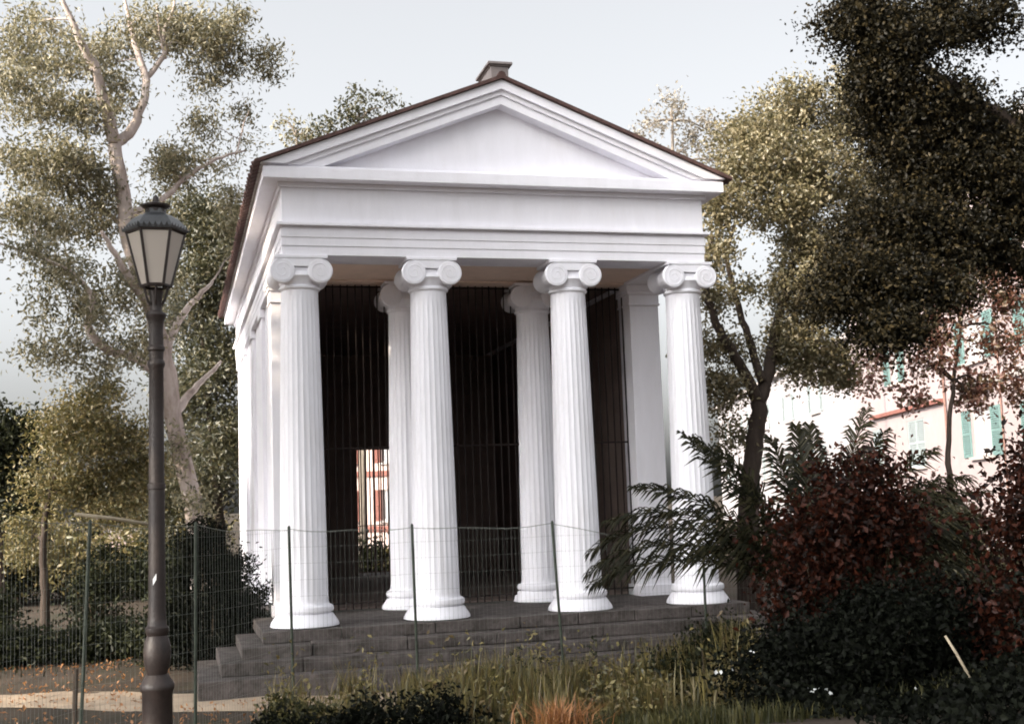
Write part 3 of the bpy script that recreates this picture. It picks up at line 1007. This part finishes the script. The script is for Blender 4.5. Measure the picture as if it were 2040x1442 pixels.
simple_tree('broadleaf_tree', 'dense dark olive tree filling the gap between lamp post and temple wall', 440, 15.0, [(440, 1050), (425, 900), (410, 750), (400, 600), (395, 480)],
            [(400, 440, 15, 75, 60, 1.5, 34), (440, 560, 15, 60, 90, 1.6, 46), (380, 600, 15, 70, 80, 1.5, 34), (430, 720, 15, 60, 90, 1.6, 46), (370, 780, 15.5, 60, 70, 1.5, 24), (440, 870, 15, 60, 80, 1.6, 40),
             (400, 960, 15, 90, 70, 1.6, 44), (310, 990, 15.5, 70, 70, 1.4, 26), (440, 460, 14.6, 50, 60, 1.2, 22)], M['euc_dark'], M['bark'], 0.12, 135, 0.32, shell=0.2)
simple_tree('broadleaf_tree', 'round golden green tree with a thin forked trunk, left of the lamp post', 92, 7.6, [(90, 1180), (86, 1080), (100, 980), (130, 880)],
            [(150, 860, 7.6, 85, 80, 1.2, 52), (240, 900, 8, 70, 80, 1.2, 42), (120, 960, 7.6, 80, 60, 1.1, 32), (230, 1000, 7.8, 80, 60, 1.1, 32), (60, 1080, 8.5, 60, 60, .7, 18), (200, 800, 7.6, 45, 45, .8, 14),
             (290, 920, 8.2, 40, 60, .8, 14)], M['gold'], M['bark'], 0.085, 120, 0.19, r0=0.10, shell=0.3)
simple_tree('broadleaf_tree', 'dark green rounded tree cut by the left edge of the view', 0, 11.0, [(0, 1100), (5, 1000), (10, 900)],
            [(0, 880, 11, 75, 80, 1.2, 46), (30, 980, 11, 60, 90, 1.2, 46), (-60, 960, 11, 90, 110, 1.4, 50), (50, 860, 11.2, 45, 45, .8, 16)], M['dkgreen'], M['bark'], 0.13, 80, 0.25, r0=0.12, shell=0.3)
simple_tree('broadleaf_tree', 'yellow green tree low behind the fence, far left behind the thin forked trunk', 40, 19.0, [(40, 1150), (50, 1090)],
            [(60, 1100, 19, 90, 70, 1.6, 44), (170, 1110, 19, 70, 60, 1.4, 26), (-20, 1060, 19, 60, 60, 1.2, 22)], M['gold'], M['bark'], 0.17, 70, 0.34, r0=0.12)
simple_tree('broadleaf_tree', 'bushy golden tree low in the gap between lamp post and dark conifer', 330, 20.0, [(335, 1150), (330, 1080)],
            [(330, 1060, 20, 70, 70, 1.4, 36), (270, 1110, 20, 60, 45, 1.2, 22), (390, 1090, 20, 50, 70, 1.2, 24)], M['gold'], M['bark'], 0.17, 70, 0.34, r0=0.12)
simple_tree('broadleaf_tree', 'small pale treetop showing above the left slope of the temple roof', 720, 26.0, [(720, 500), (718, 320), (715, 240)],
            [(715, 215, 26, 35, 40, .8, 15), (760, 215, 26, 35, 40, .8, 9), (690, 235, 26, 16, 25, .6, 8), (640, 260, 26, 45, 30, .8, 12)], M['euc_dark'], M['bark_grey'], 0.17, 26, 0.22, r0=0.14)
simple_tree('broadleaf_tree', 'wispy treetop above the left roof corner of the temple', 590, 27.0, [(590, 500), (592, 320), (590, 270)],
            [(590, 265, 27, 35, 30, .8, 12), (565, 240, 27, 18, 25, .6, 4), (620, 280, 27, 25, 20, .6, 6)], M['euc'], M['bark_grey'], 0.17, 20, 0.22, r0=0.12)
simple_tree('broadleaf_tree', 'sparse pale grey treetop above the right slope of the temple roof', 1345, 26.0, [(1345, 500), (1340, 330), (1340, 240)],
            [(1335, 225, 26, 35, 50, .9, 15), (1290, 255, 26, 40, 40, .9, 12), (1370, 290, 26, 40, 50, .9, 16), (1410, 260, 26, 45, 45, .9, 16), (1430, 320, 26, 35, 50, .8, 14)], M['pale'], M['bark_grey'], 0.17, 24, 0.24, r0=0.14)

# big yellow-green tree to the right of the temple
YY = 4.5
b = at(1492, 1160, YY)
b[2] = float(gh(b[0], b[1]))
Q = lambda px, py, dy=0.0: (px, py, YY + dy)
limbs = [
    (np.vstack([[b - (0, 0, .15)], pl([Q(1490, 1050), Q(1496, 940), Q(1508, 860), Q(1512, 800)])]), [0.26, 0.21, 0.175, 0.165, 0.15]),
    (pl([Q(1512, 805), Q(1480, 735, -.2), Q(1440, 670, -.4), Q(1418, 610, -.5), Q(1405, 560, -.6), Q(1420, 470, -.5)]), [0.13, 0.105, 0.085, 0.07, 0.05, 0.03]),
    (pl([Q(1512, 805), Q(1530, 740, .2), Q(1545, 660, .3), Q(1570, 560, .4), Q(1590, 440, .5), Q(1600, 320, .5)]), [0.14, 0.12, 0.10, 0.08, 0.06, 0.03]),
    (pl([Q(1518, 760), Q(1490, 670, .2), Q(1465, 590, .3), Q(1450, 500, .4), Q(1480, 400, .5)]), [0.09, 0.075, 0.06, 0.045, 0.02]),
    (pl([Q(1545, 670, .3), Q(1600, 610, .6), Q(1660, 560, .9), Q(1710, 500, 1)]), [0.07, 0.055, 0.04, 0.02]),
]
blobs = pb([(1500, 260, YY + .5, 70, 45, 1.0, 34), (1590, 210, YY + .5, 60, 50, 1.0, 30), (1680, 250, YY + .6, 60, 55, 1.0, 32), (1560, 320, YY + .2, 90, 60, 1.2, 60), (1660, 360, YY + .4, 70, 60, 1.1, 44),
            (1480, 350, YY, 55, 50, .9, 26), (1430, 420, YY - .3, 30, 55, .6, 16), (1570, 420, YY, 70, 40, 1.1, 26), (1420, 500, YY - .4, 22, 50, .5, 10), (1500, 440, YY + .2, 40, 30, .7, 6),
            (1620, 480, YY + .3, 70, 50, 1.0, 40), (1590, 560, YY, 50, 50, .9, 22), (1640, 590, YY + .5, 60, 50, .9, 30), (1590, 660, YY + .2, 50, 50, .8, 22), (1490, 580, YY, 30, 25, .6, 3),
            (1430, 590, YY - .4, 28, 30, .5, 10), (1440, 770, YY, 40, 45, .5, 16), (1425, 680, YY, 22, 40, .4, 8), (1560, 720, YY + .3, 30, 40, .5, 6), (1470, 690, YY + .2, 25, 25, .3, 4), (1450, 880, YY + .4, 35, 45, .4, 7), (1640, 720, YY + .6, 45, 55, .7, 20), (1690, 740, YY + .8, 35, 45, .6, 12), (1585, 730, YY + .4, 30, 35, .5, 8), (1750, 420, YY + 1, 60, 90, 1.0, 30), (1700, 160, YY + .6, 30, 30, .6, 8)])
tree('broadleaf_tree', 'large yellow green tree with a dark forked trunk to the right of the temple', 'tree', b, limbs, blobs, M['yellow'], M['bark'], 0.085, 130, 0.20, aspect=0.55, shell=0.4)

# dark tree reaching into the picture from the right, nearer than the temple
NY = -4.0
N_ = lambda px, py, dy=0.0: (px, py, NY + dy)
b = at(2270, 1200, NY)
b[2] = float(gh(b[0], b[1]))
limbs = [
    (np.vstack([[b - (0, 0, .15)], pl([N_(2250, 900), N_(2220, 600), N_(2190, 350), N_(2150, 100), N_(2100, -150)])]), [0.30, 0.25, 0.22, 0.18, 0.13, 0.05]),
    (pl([N_(2230, 700), N_(2100, 560, .2), N_(1980, 480, .3), N_(1850, 440, .3), N_(1740, 470, .2), N_(1680, 560, .1)]), [0.13, 0.10, 0.08, 0.06, 0.04, 0.015]),
    (pl([N_(2190, 400), N_(2060, 280, -.3), N_(1930, 190, -.4), N_(1800, 110, -.4), N_(1700, 60, -.4)]), [0.11, 0.085, 0.065, 0.045, 0.015]),
]
blobs = pb([(1690, 25, NY - .3, 50, 50, .6, 26), (1760, 90, NY - .4, 60, 70, .7, 42), (1780, 200, NY, 55, 75, .7, 42), (1740, 160, NY - .2, 40, 50, .5, 20), (1840, 60, NY - .4, 60, 60, .7, 30), (1870, 230, NY, 70, 80, .8, 56),
            (1960, 330, NY, 80, 90, .8, 70), (1840, 350, NY + .2, 80, 80, .8, 66), (1930, 35, NY - .4, 70, 35, .6, 16), (2020, 70, NY - .4, 40, 50, .6, 6), (2015, 250, NY - .2, 50, 45, .7, 14), (1760, 450, NY + .2, 75, 60, .7, 52),
            (1870, 470, NY + .2, 80, 60, .7, 52), (1980, 470, NY + .2, 70, 60, .7, 44), (1690, 560, NY + .1, 75, 55, .6, 44), (1780, 570, NY, 80, 60, .6, 52), (1650, 610, NY + .1, 45, 40, .4, 16), (1770, 660, NY - .2, 70, 40, .5, 30),
            (1870, 570, NY, 55, 40, .5, 20), (2030, 400, NY, 40, 80, .6, 26), (1800, 280, NY + .1, 50, 50, .6, 26), (2150, 330, NY, 100, 240, 1.2, 90), (2060, 530, NY, 50, 30, .5, 10)])
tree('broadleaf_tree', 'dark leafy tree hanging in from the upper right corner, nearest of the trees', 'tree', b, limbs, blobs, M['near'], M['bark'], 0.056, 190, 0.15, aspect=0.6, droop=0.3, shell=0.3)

# thin russet tree in front of the pink building
RY = 3.0
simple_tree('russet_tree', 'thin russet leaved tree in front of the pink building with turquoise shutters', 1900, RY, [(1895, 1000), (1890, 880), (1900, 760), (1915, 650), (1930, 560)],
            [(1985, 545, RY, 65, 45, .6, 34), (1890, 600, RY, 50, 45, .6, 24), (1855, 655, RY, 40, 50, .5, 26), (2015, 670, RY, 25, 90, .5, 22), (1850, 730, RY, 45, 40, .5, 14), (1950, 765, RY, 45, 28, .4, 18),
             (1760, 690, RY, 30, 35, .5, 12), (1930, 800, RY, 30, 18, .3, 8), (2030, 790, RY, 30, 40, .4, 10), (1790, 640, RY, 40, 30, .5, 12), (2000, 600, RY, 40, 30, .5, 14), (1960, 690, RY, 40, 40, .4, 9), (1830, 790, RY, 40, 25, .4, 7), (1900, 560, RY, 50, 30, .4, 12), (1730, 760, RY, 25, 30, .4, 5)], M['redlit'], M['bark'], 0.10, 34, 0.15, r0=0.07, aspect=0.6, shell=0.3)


# unseen oaks added to the left, placed and sized to shade the temple
def oak(x, y, h, r, label):
    z0 = float(gh(x, y))
    base = (x, y, z0)
    lim = [([(x, y, z0 - .15), (x + .1, y, z0 + 1.6), (x - .05, y + .1, z0 + 3.2), (x, y, h * 0.7)], [0.38, 0.32, 0.26, 0.08])]
    bl = []
    for k in range(9):
        a = k * 2.4
        rr = r * 0.62 * math.sqrt((k + 0.5) / 9)
        cz = h * (0.47 + 0.39 * random.random()) if k else h * 0.8
        cc = np.array((x + rr * math.cos(a), y + rr * math.sin(a), cz))
        bl.append((cc, (r * 0.52, r * 0.52, h * 0.17), 34))
        lim.append(([(x, y, z0 + 2.6), (np.array((x, y, z0 + 3.4)) + cc) / 2, cc], [0.15, 0.10, 0.03]))
    return tree('added_shade_oak', label, 'tree', base, lim, bl, M['dkgreen'], M['bark'], 0.20, 120, 0.45, shell=0.2, aspect=0.6, nt=60)


for x, y, h, r, l in ((-11.6, -5.2, 16.0, 3.4, 'unseen oak added for shade, level with the fence'),
                      (-11.4, 1.9, 11.0, 2.9, 'unseen oak added for shade, nearest to the left wall of the temple'),
                      (-14.5, -10.0, 12.3, 4.0, 'unseen oak added for shade, level with the street lamp'),
                      (-12.5, -15.5, 12.0, 4.0, 'unseen oak added for shade, level with the viewer'),
                      (-15.5, -7.0, 16.0, 3.6, 'tall unseen oak added for shade, set back behind the others')):
    oak(x, y, h, r, l)


# ------------------------------------------------------------------ shrubs and plants
def shrub(name, label, base, blobs, lm, size, per, sig, cat='shrub', group=None, stem=None, nst=7, **k):
    t = empty(name, base, label, cat, group)
    ex = []
    for c_, r_, n_ in blobs:
        for q in range(4):
            d_ = unit(rng.normal(size=3) + np.array((0, 0, .5)))
            f_ = rng.uniform(.12, .28)
            ex.append((np.array(c_) + d_ * np.array(r_) * rng.uniform(.95, 1.3), np.array(r_) * np.array((f_, f_, f_ * 1.8)), max(1, int(n_ * .06))))
    C = clusters(list(blobs) + ex, 0.35)
    m = MB()
    b = np.array(base, float)
    for i in rng.permutation(len(C))[:max(nst, len(C) // 3)]:
        c_ = C[i]
        q = b + np.array((rng.normal() * .06, rng.normal() * .06, -.05))
        mid = b * 0.45 + c_ * 0.55
        mid[2] = b[2] + (c_[2] - b[2]) * 0.45
        m.tube([q, mid + rng.normal(size=3) * .04, c_], [0.018, 0.011, 0.004], 5)
    m.build('stems', stem or M['stem'], t)
    leaves('foliage', spray(C, per, sig), size, lm, t, **k)
    return t


def gp(x, y):
    return (x, y, float(gh(x, y)))


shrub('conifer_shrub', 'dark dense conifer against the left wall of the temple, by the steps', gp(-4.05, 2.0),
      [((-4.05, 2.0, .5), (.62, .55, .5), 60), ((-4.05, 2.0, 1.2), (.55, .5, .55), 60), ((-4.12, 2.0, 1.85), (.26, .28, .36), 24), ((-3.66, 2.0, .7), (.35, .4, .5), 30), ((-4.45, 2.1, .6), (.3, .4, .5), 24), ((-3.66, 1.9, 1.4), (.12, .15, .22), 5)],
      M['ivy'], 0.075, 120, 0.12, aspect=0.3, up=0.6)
c = (2.28, -5.35)
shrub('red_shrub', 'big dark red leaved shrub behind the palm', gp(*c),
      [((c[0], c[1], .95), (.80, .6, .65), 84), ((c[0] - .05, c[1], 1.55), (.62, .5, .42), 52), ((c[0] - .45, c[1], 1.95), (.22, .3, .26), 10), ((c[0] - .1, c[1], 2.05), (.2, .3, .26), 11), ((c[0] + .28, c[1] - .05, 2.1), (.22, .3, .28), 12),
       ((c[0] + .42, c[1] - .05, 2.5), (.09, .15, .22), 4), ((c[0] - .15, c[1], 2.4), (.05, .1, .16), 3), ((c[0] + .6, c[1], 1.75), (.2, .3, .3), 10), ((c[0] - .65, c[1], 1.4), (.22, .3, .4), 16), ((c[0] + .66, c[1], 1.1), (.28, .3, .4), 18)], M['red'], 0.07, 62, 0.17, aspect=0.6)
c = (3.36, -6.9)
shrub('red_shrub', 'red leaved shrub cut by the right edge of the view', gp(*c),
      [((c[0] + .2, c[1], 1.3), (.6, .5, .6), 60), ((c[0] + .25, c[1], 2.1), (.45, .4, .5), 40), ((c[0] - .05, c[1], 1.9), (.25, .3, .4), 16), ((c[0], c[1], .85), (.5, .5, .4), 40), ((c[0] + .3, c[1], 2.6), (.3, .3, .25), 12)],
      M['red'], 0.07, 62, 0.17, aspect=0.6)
sh = [((1.6, -3.3), .5, .55, 'dkgreen', 'dark shrub at the foot of the palm, beside the right hand steps'), ((2.1, -6.2), .8, 1.0, 'ivy', 'black green shrub under the middle of the palm fronds'),
      ((4.0, -4.8), .7, .75, 'ivy', 'dark shrub between the two red leaved shrubs'), ((1.1, -6.6), .6, .75, 'ivy', 'low dark shrub at the left end of the ivy bank'),
      ((3.0, -8.2), .7, .8, 'ivy', 'low dark shrub beside the pale leaning stake'), ((5.0, -2.0), .8, .9, 'euc_dark', 'olive brown shrub behind the right red leaved shrub'),
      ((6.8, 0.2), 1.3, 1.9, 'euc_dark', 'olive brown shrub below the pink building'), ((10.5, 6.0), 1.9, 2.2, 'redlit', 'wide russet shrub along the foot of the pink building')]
for (x, y), r, h, lm, l in sh:
    z = float(gh(x, y))
    shrub('shrub', l, (x, y, z), [((x, y, z + h * .45), (r, r * .9, h * .45), int(70 * r)), ((x + .2 * r, y, z + h * .75), (r * .6, r * .6, h * .25), int(30 * r))], M[lm], 0.062, 170, 0.14, aspect=0.55)
lows = [(-3.75, -6.4, .34, .34, 'low dark shrub by the foot of the lamp post'), (-3.0, -6.6, .40, .36, 'low dark shrub at the lower edge, right of the lamp post'), (-2.3, -6.5, .42, .34, 'low dark shrub left of the dry orange clump'),
        (-3.35, -5.2, .38, .42, 'low weedy shrub at the foot of the fence post before the leftmost column')]
for x, y, r, h, l in lows:
    z = float(gh(x, y))
    shrub('low_shrub', l, (x, y, z), [((x, y, z + h * .5), (r, r, h * .5), 26)], M['ivy'] if h < .4 else M['weedgreen'], 0.055, 80, 0.08, group='low shrubs at the lower edge', aspect=0.5)
for (x, y, r, h, l) in ((-9.5, 19, 1.8, 1.9, 'wide dark hedge shrub left of the forked trunk'), (-7.2, 20, 1.5, 1.6, 'dark hedge shrub behind the forked trunk'), (-4.9, 18, 1.2, 1.2, 'dark rounded shrub behind the lamp post'),
                        (-3.9, 14, 1.0, 1.6, 'dark shrub behind the conifer by the temple wall'), (-12.5, 22, 2.2, 2.4, 'dark hedge shrub at the far left')):
    z = float(gh(x, y))
    shrub('hedge_shrub', l, (x, y, z), [((x, y, z + h * .5), (r, r * .7, h * .5), int(46 * r))], M['dkgreen'], 0.15, 80, 0.26, group='shrubs behind the left trees', aspect=0.5)
for (x, y, r, h, l) in ((-9.6, 4.6, 1.2, .55, 'dark spreading shrub beyond the path at the far left'), (-7.3, 4.2, 1.0, .42, 'low dark shrub beyond the path, under the golden tree'), (-5.7, 4.4, .7, .5, 'dark shrub beyond the path, just behind the lamp post'),
                        (-6.0, 7.6, .55, 1.5, 'upright dark shrub between the thin forked trunk and the lamp post'), (-8.4, 9.4, .9, .9, 'dark shrub behind the thin forked trunk'), (-4.75, 3.1, .5, .75, 'dark shrub between lamp post and conifer')):
    z = float(gh(x, y))
    shrub('undergrowth_shrub', l, (x, y, z), [((x, y, z + h * .45), (r, r * .7, h * .5), int(60 * r)), ((x + .3 * r, y, z + h * .8), (r * .5, r * .5, h * .35), int(18 * r))], M['dkgreen'], 0.085, 80, 0.15, group='dark shrubs beyond the path', aspect=0.5)
for (x, y, r, h, l, lm) in ((0.2, 15.2, 1.2, 1.15, 'dark shrub seen low through the rear doorway', 'dkgreen'), (1.5, 14.6, 0.9, 1.2, 'yellowish shrub seen low through the rear doorway', 'gold'), (2.2, 19.0, 1.5, 1.1, 'dark shrub seen behind the rear doorway shrubs', 'dkgreen')):
    z = float(gh(x, y))
    shrub('shrub', l, (x, y, z), [((x, y, z + h * .5), (r, r * .7, h * .5), int(50 * r))], M[lm], 0.12, 80, 0.18, aspect=0.5)

# palm
PC = np.array((2.50, -4.3, float(gh(2.50, -4.3))))
pm = empty('palm', PC, 'low feathery palm with arching fronds in front of the right hand columns', 'palm')
MB().lathe([(0.20, -0.1), (0.22, 0.3), (0.24, 0.7), (0.21, 1.0), (0.12, 1.15)], tuple(PC), 14).build('trunk', M['bark'], pm, smooth=True)
top_ = PC + (0, 0, 1.0)
RH = np.array((RT[0], RT[1], 0)); RH /= np.linalg.norm(RH)
FH = np.array((FW[0], FW[1], 0)); FH /= np.linalg.norm(FH)
fronds = [(178, 44, 2.75, 1.04), (176, 50, 2.6, .95), (173, 54, 2.4, .68), (183, 27, 2.6, .73), (180, 36, 2.7, .95), (163, 60, 2.35, .2), (160, 66, 2.2, .3), (150, 70, 2.0, .35), (118, 80, 1.9, .25), (95, 84, 2.0, .25), (75, 82, 2.05, .3),
          (40, 74, 2.3, .25), (30, 70, 2.2, .4), (14, 58, 2.45, .85), (10, 52, 2.4, .8), (5, 42, 2.3, 1.0), (8, 34, 2.2, .85), (22, 64, 2.3, .6), (-8, 26, 2.1, .8), (8, 16, 2.0, .7), (-60, 60, 1.4, 1.3), (-120, 60, 1.4, 1.3),
          (135, 45, 1.8, 1.0), (60, 45, 1.8, 1.0), (-4, 48, 2.3, 1.0)]
for az, el, ln, dr in fronds:
    az += random.uniform(-4, 4)
    a, e = R_(az), R_(el)
    h = RH * math.cos(a) + FH * math.sin(a)
    pts, p = [], top_ + h * 0.12
    n = 22
    for k in range(n + 1):
        t = k / n
        ee = e - dr * (t ** 1.4) * 1.35
        pts.append(p.copy())
        p = p + (h * math.cos(ee) + np.array((0, 0, math.sin(ee)))) * ln / n
    pts = np.array(pts)
    fr = MB()
    fr.tube(pts[::2], list(np.linspace(0.016, 0.004, len(pts[::2]))), 5)
    tt = np.linspace(0.10, 0.995, 96)
    for sgn in (-1, 1):
        for t in tt:
            f = t * n
            i = min(int(f), n - 1)
            q = pts[i] + (pts[i + 1] - pts[i]) * (f - i)
            tg = unit(pts[i + 1] - pts[i])
            sd_ = np.cross(tg, (0, 0, 1.0))
            sd_ = unit(sd_) * sgn
            upv = np.cross(sd_ * sgn, tg)
            ll = 0.40 * (math.sin(math.pi * min(1, (t + 0.10) / 1.12)) ** 0.6) * random.uniform(0.85, 1.1) + 0.05
            d = unit(sd_ * 0.7 + tg * (0.5 + 0.5 * t) + upv * rng.uniform(-0.35, 0.6) + rng.normal(size=3) * 0.05)
            e1 = q + d * ll * 0.55 + np.array((0, 0, -0.05 * ll))
            e2 = q + d * ll + np.array((0, 0, -0.45 * ll))
            wv = tg * 0.016
            fr.add([q - wv * .6, q + wv * .6, e1 + wv, e2, e1 - wv], [(0, 1, 2, 4), (4, 2, 3)])
    fr.build('frond', M['palm'], pm)


# weeds and grass
def blades(name, P, h, wd, lm, bend=0.35):
    n = len(P)
    a = rng.uniform(0, 2 * np.pi, n)
    d = np.stack([np.cos(a), np.sin(a), np.zeros(n)], 1)
    s_ = np.stack([-np.sin(a), np.cos(a), np.zeros(n)], 1) * wd * rng.uniform(.6, 1.4, (n, 1))
    h = h[:, None]
    bd = bend * rng.uniform(0.1, 1.3, (n, 1))
    z = np.array((0, 0, 1.0))
    mid = P + z * h * 0.55 + d * h * bd * 0.3
    tip = P + z * h * (1 - 0.25 * bd) + d * h * bd
    V = np.stack([P - s_, P + s_, mid - s_ * .8, mid + s_ * .8, tip], 1).reshape(-1, 3)
    i = np.arange(n)[:, None] * 5
    Tt = np.concatenate([i + np.array([[0, 1, 3]]), i + np.array([[0, 3, 2]]), i + np.array([[2, 3, 4]])], 1).ravel()
    return np_mesh(name, V, Tt, 3, lm)


def field(n, x0, x1, y0, y1, clump=220, sg=0.16):
    cx = rng.uniform(x0, x1, clump)
    cy = rng.uniform(y0, y1, clump)
    ch = rng.uniform(0.35, 1.0, clump) ** 1.3
    k = rng.integers(0, clump, n)
    x = cx[k] + rng.normal(size=n) * sg
    y = cy[k] + rng.normal(size=n) * sg
    return np.stack([x, y, gh(x, y) - 0.01], 1), ch[k] * rng.uniform(0.5, 1.15, n)


P, h = field(15000, -3.4, 2.2, -5.2, -2.7, 90, .13)
h *= 0.7 + 0.5 * np.sin(2.3 * P[:, 0] + 1) * np.sin(1.9 * P[:, 1])
tag(blades('weeds', P, h * (0.82 + 0.25 * sm(P[:, 0])), 0.008, M['weed']), 'tall yellowish weeds along the wire fence', 'weeds', kind='stuff')
P, h = field(5200, -3.6, 2.6, -5.6, -2.8, 60, .11)
P[:, 2] += rng.uniform(0.05, 1, len(P)) * h * 0.95
tag(leaves('weeds', P, 0.065, M['weed'], aspect=0.45, up=0.6), 'leafy yellowish weeds mixed in along the wire fence', 'weeds', kind='stuff')
P, h = field(16000, -4.3, 3.0, -7.8, -5.0, 260)
tag(blades('grass', P, h * 0.24, 0.006, M['weedgreen'], 0.5), 'low green grass in front of the fence', 'grass', kind='stuff')
P, h = field(5000, -16, -3.2, 2.6, 9, 420, .3)
tag(blades('grass', P, h * 0.16, 0.008, M['dkgreen'], 0.5), 'thin short grass beyond the path', 'grass', kind='stuff')
n = 40000
x = rng.uniform(0.2, 5.5, n)
y = rng.uniform(-10.2, -2.0, n)
k = (x > 0.2 + 0.12 * (y + 9)) & ((x - 0.2) > rng.uniform(0, 0.8, n))
x, y = x[k], y[k]
P = np.stack([x, y, gh(x, y) + rng.uniform(0.02, 0.30, len(x)) * (0.6 + 0.4 * np.sin(3 * x) * np.sin(2.3 * y))], 1)
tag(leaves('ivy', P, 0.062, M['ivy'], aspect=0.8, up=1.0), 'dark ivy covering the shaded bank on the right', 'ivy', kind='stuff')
c = at(1115, 1440, -7.4)
n = 520
a = rng.uniform(0, 2 * np.pi, n)
r = np.abs(rng.normal(size=n)) * 0.14
P = np.stack([c[0] + r * np.cos(a), c[1] + r * np.sin(a), np.zeros(n)], 1)
P[:, 2] = gh(P[:, 0], P[:, 1]) - .01
o = blades('dry_grass_clump', P, rng.uniform(.12, .42, n), 0.006, M['dry'], 0.9)
tag(o, 'dry orange grass clump at the lower edge of the view', 'grass clump')
for px, py, Y_, hh, l in ((1000, 1330, -4.4, .62, 'dark bare weed stalk left of the third fence post'), (1082, 1300, -4.0, .45, 'short dark weed stalk beside the leaning fence post'), (1175, 1330, -4.6, .70, 'tall dark leafy weed in front of the third column base'),
                          (1400, 1290, -4.0, .75, 'leafy weed in front of the right hand column base'), (880, 1335, -4.2, .42, 'thin weed stalk in front of the second column base'), (690, 1350, -4.4, .45, 'yellowish weed stalk in front of the left hand steps')):
    q = at(px, py, Y_)
    b = np.array((q[0], q[1], float(gh(q[0], q[1]))))
    hh = max(hh, 0.2) + 0.12
    w_ = empty('weed_plant', b, l, 'weed', 'stalks of weeds along the fence')
    ln = rng.normal() * .06
    st = [b, b + (ln * .4, 0, hh * .5), b + (ln, 0.02, hh)]
    m = MB().tube(st, [.008, .006, .003], 5)
    tips = []
    for k in range(7):
        t = .35 + .09 * k
        s0 = b + np.array((ln * t, 0.01, hh * t))
        e_ = s0 + np.array((rng.normal() * .07, rng.normal() * .07, .07))
        m.tube([s0, e_], [.004, .002], 4)
        tips.append(e_)
    m.build('stem', M['stem'], w_)
    leaves('foliage', spray(np.array(tips), 9, .03), 0.05, M['weed'] if px in (690, 880) else M['dkgreen'], w_, aspect=0.35)
q0, q1 = at(1883, 1266, -7.3), at(1922, 1332, -7.35)
tag(MB().tube([q0, q0 * .5 + q1 * .5 + (0.004, 0, 0.004), q1 + (q1 - q0) * 0.8], [.011, .013, .012], 7).build('stake', M['rail'], None, smooth=True), 'pale wooden stake leaning in the dark shrubs at lower right', 'stake')
fl = []
for px, py, n in ((1620, 1376, 5), (1650, 1378, 4), (1440, 1336, 3), (1900, 1395, 3), (1960, 1408, 4), (1995, 1412, 4), (1815, 1370, 2), (1500, 1300, 2)):
    q = at(px, py, -7.9)
    fl += list(q + rng.normal(size=(n, 3)) * (.03, .05, .012))
tag(leaves('white_blossom', np.array(fl), 0.032, M['flower'], aspect=0.9, up=1.5), 'scattered small white blossoms in the dark ivy', 'blossom', kind='stuff')
# fallen leaves and litter on the ground
n = 5000
x, y = rng.uniform(-9, 4, n), rng.uniform(-7, 4, n)
k = ~((np.abs(x) < 4.6) & (y > -1.6))
x, y = x[k], y[k]
tag(leaves('leaf_litter', np.stack([x, y, gh(x, y) + .03], 1), 0.06, M['dry'], aspect=0.5, up=4.0), 'dry fallen leaves on the earth', 'leaf litter', kind='stuff')
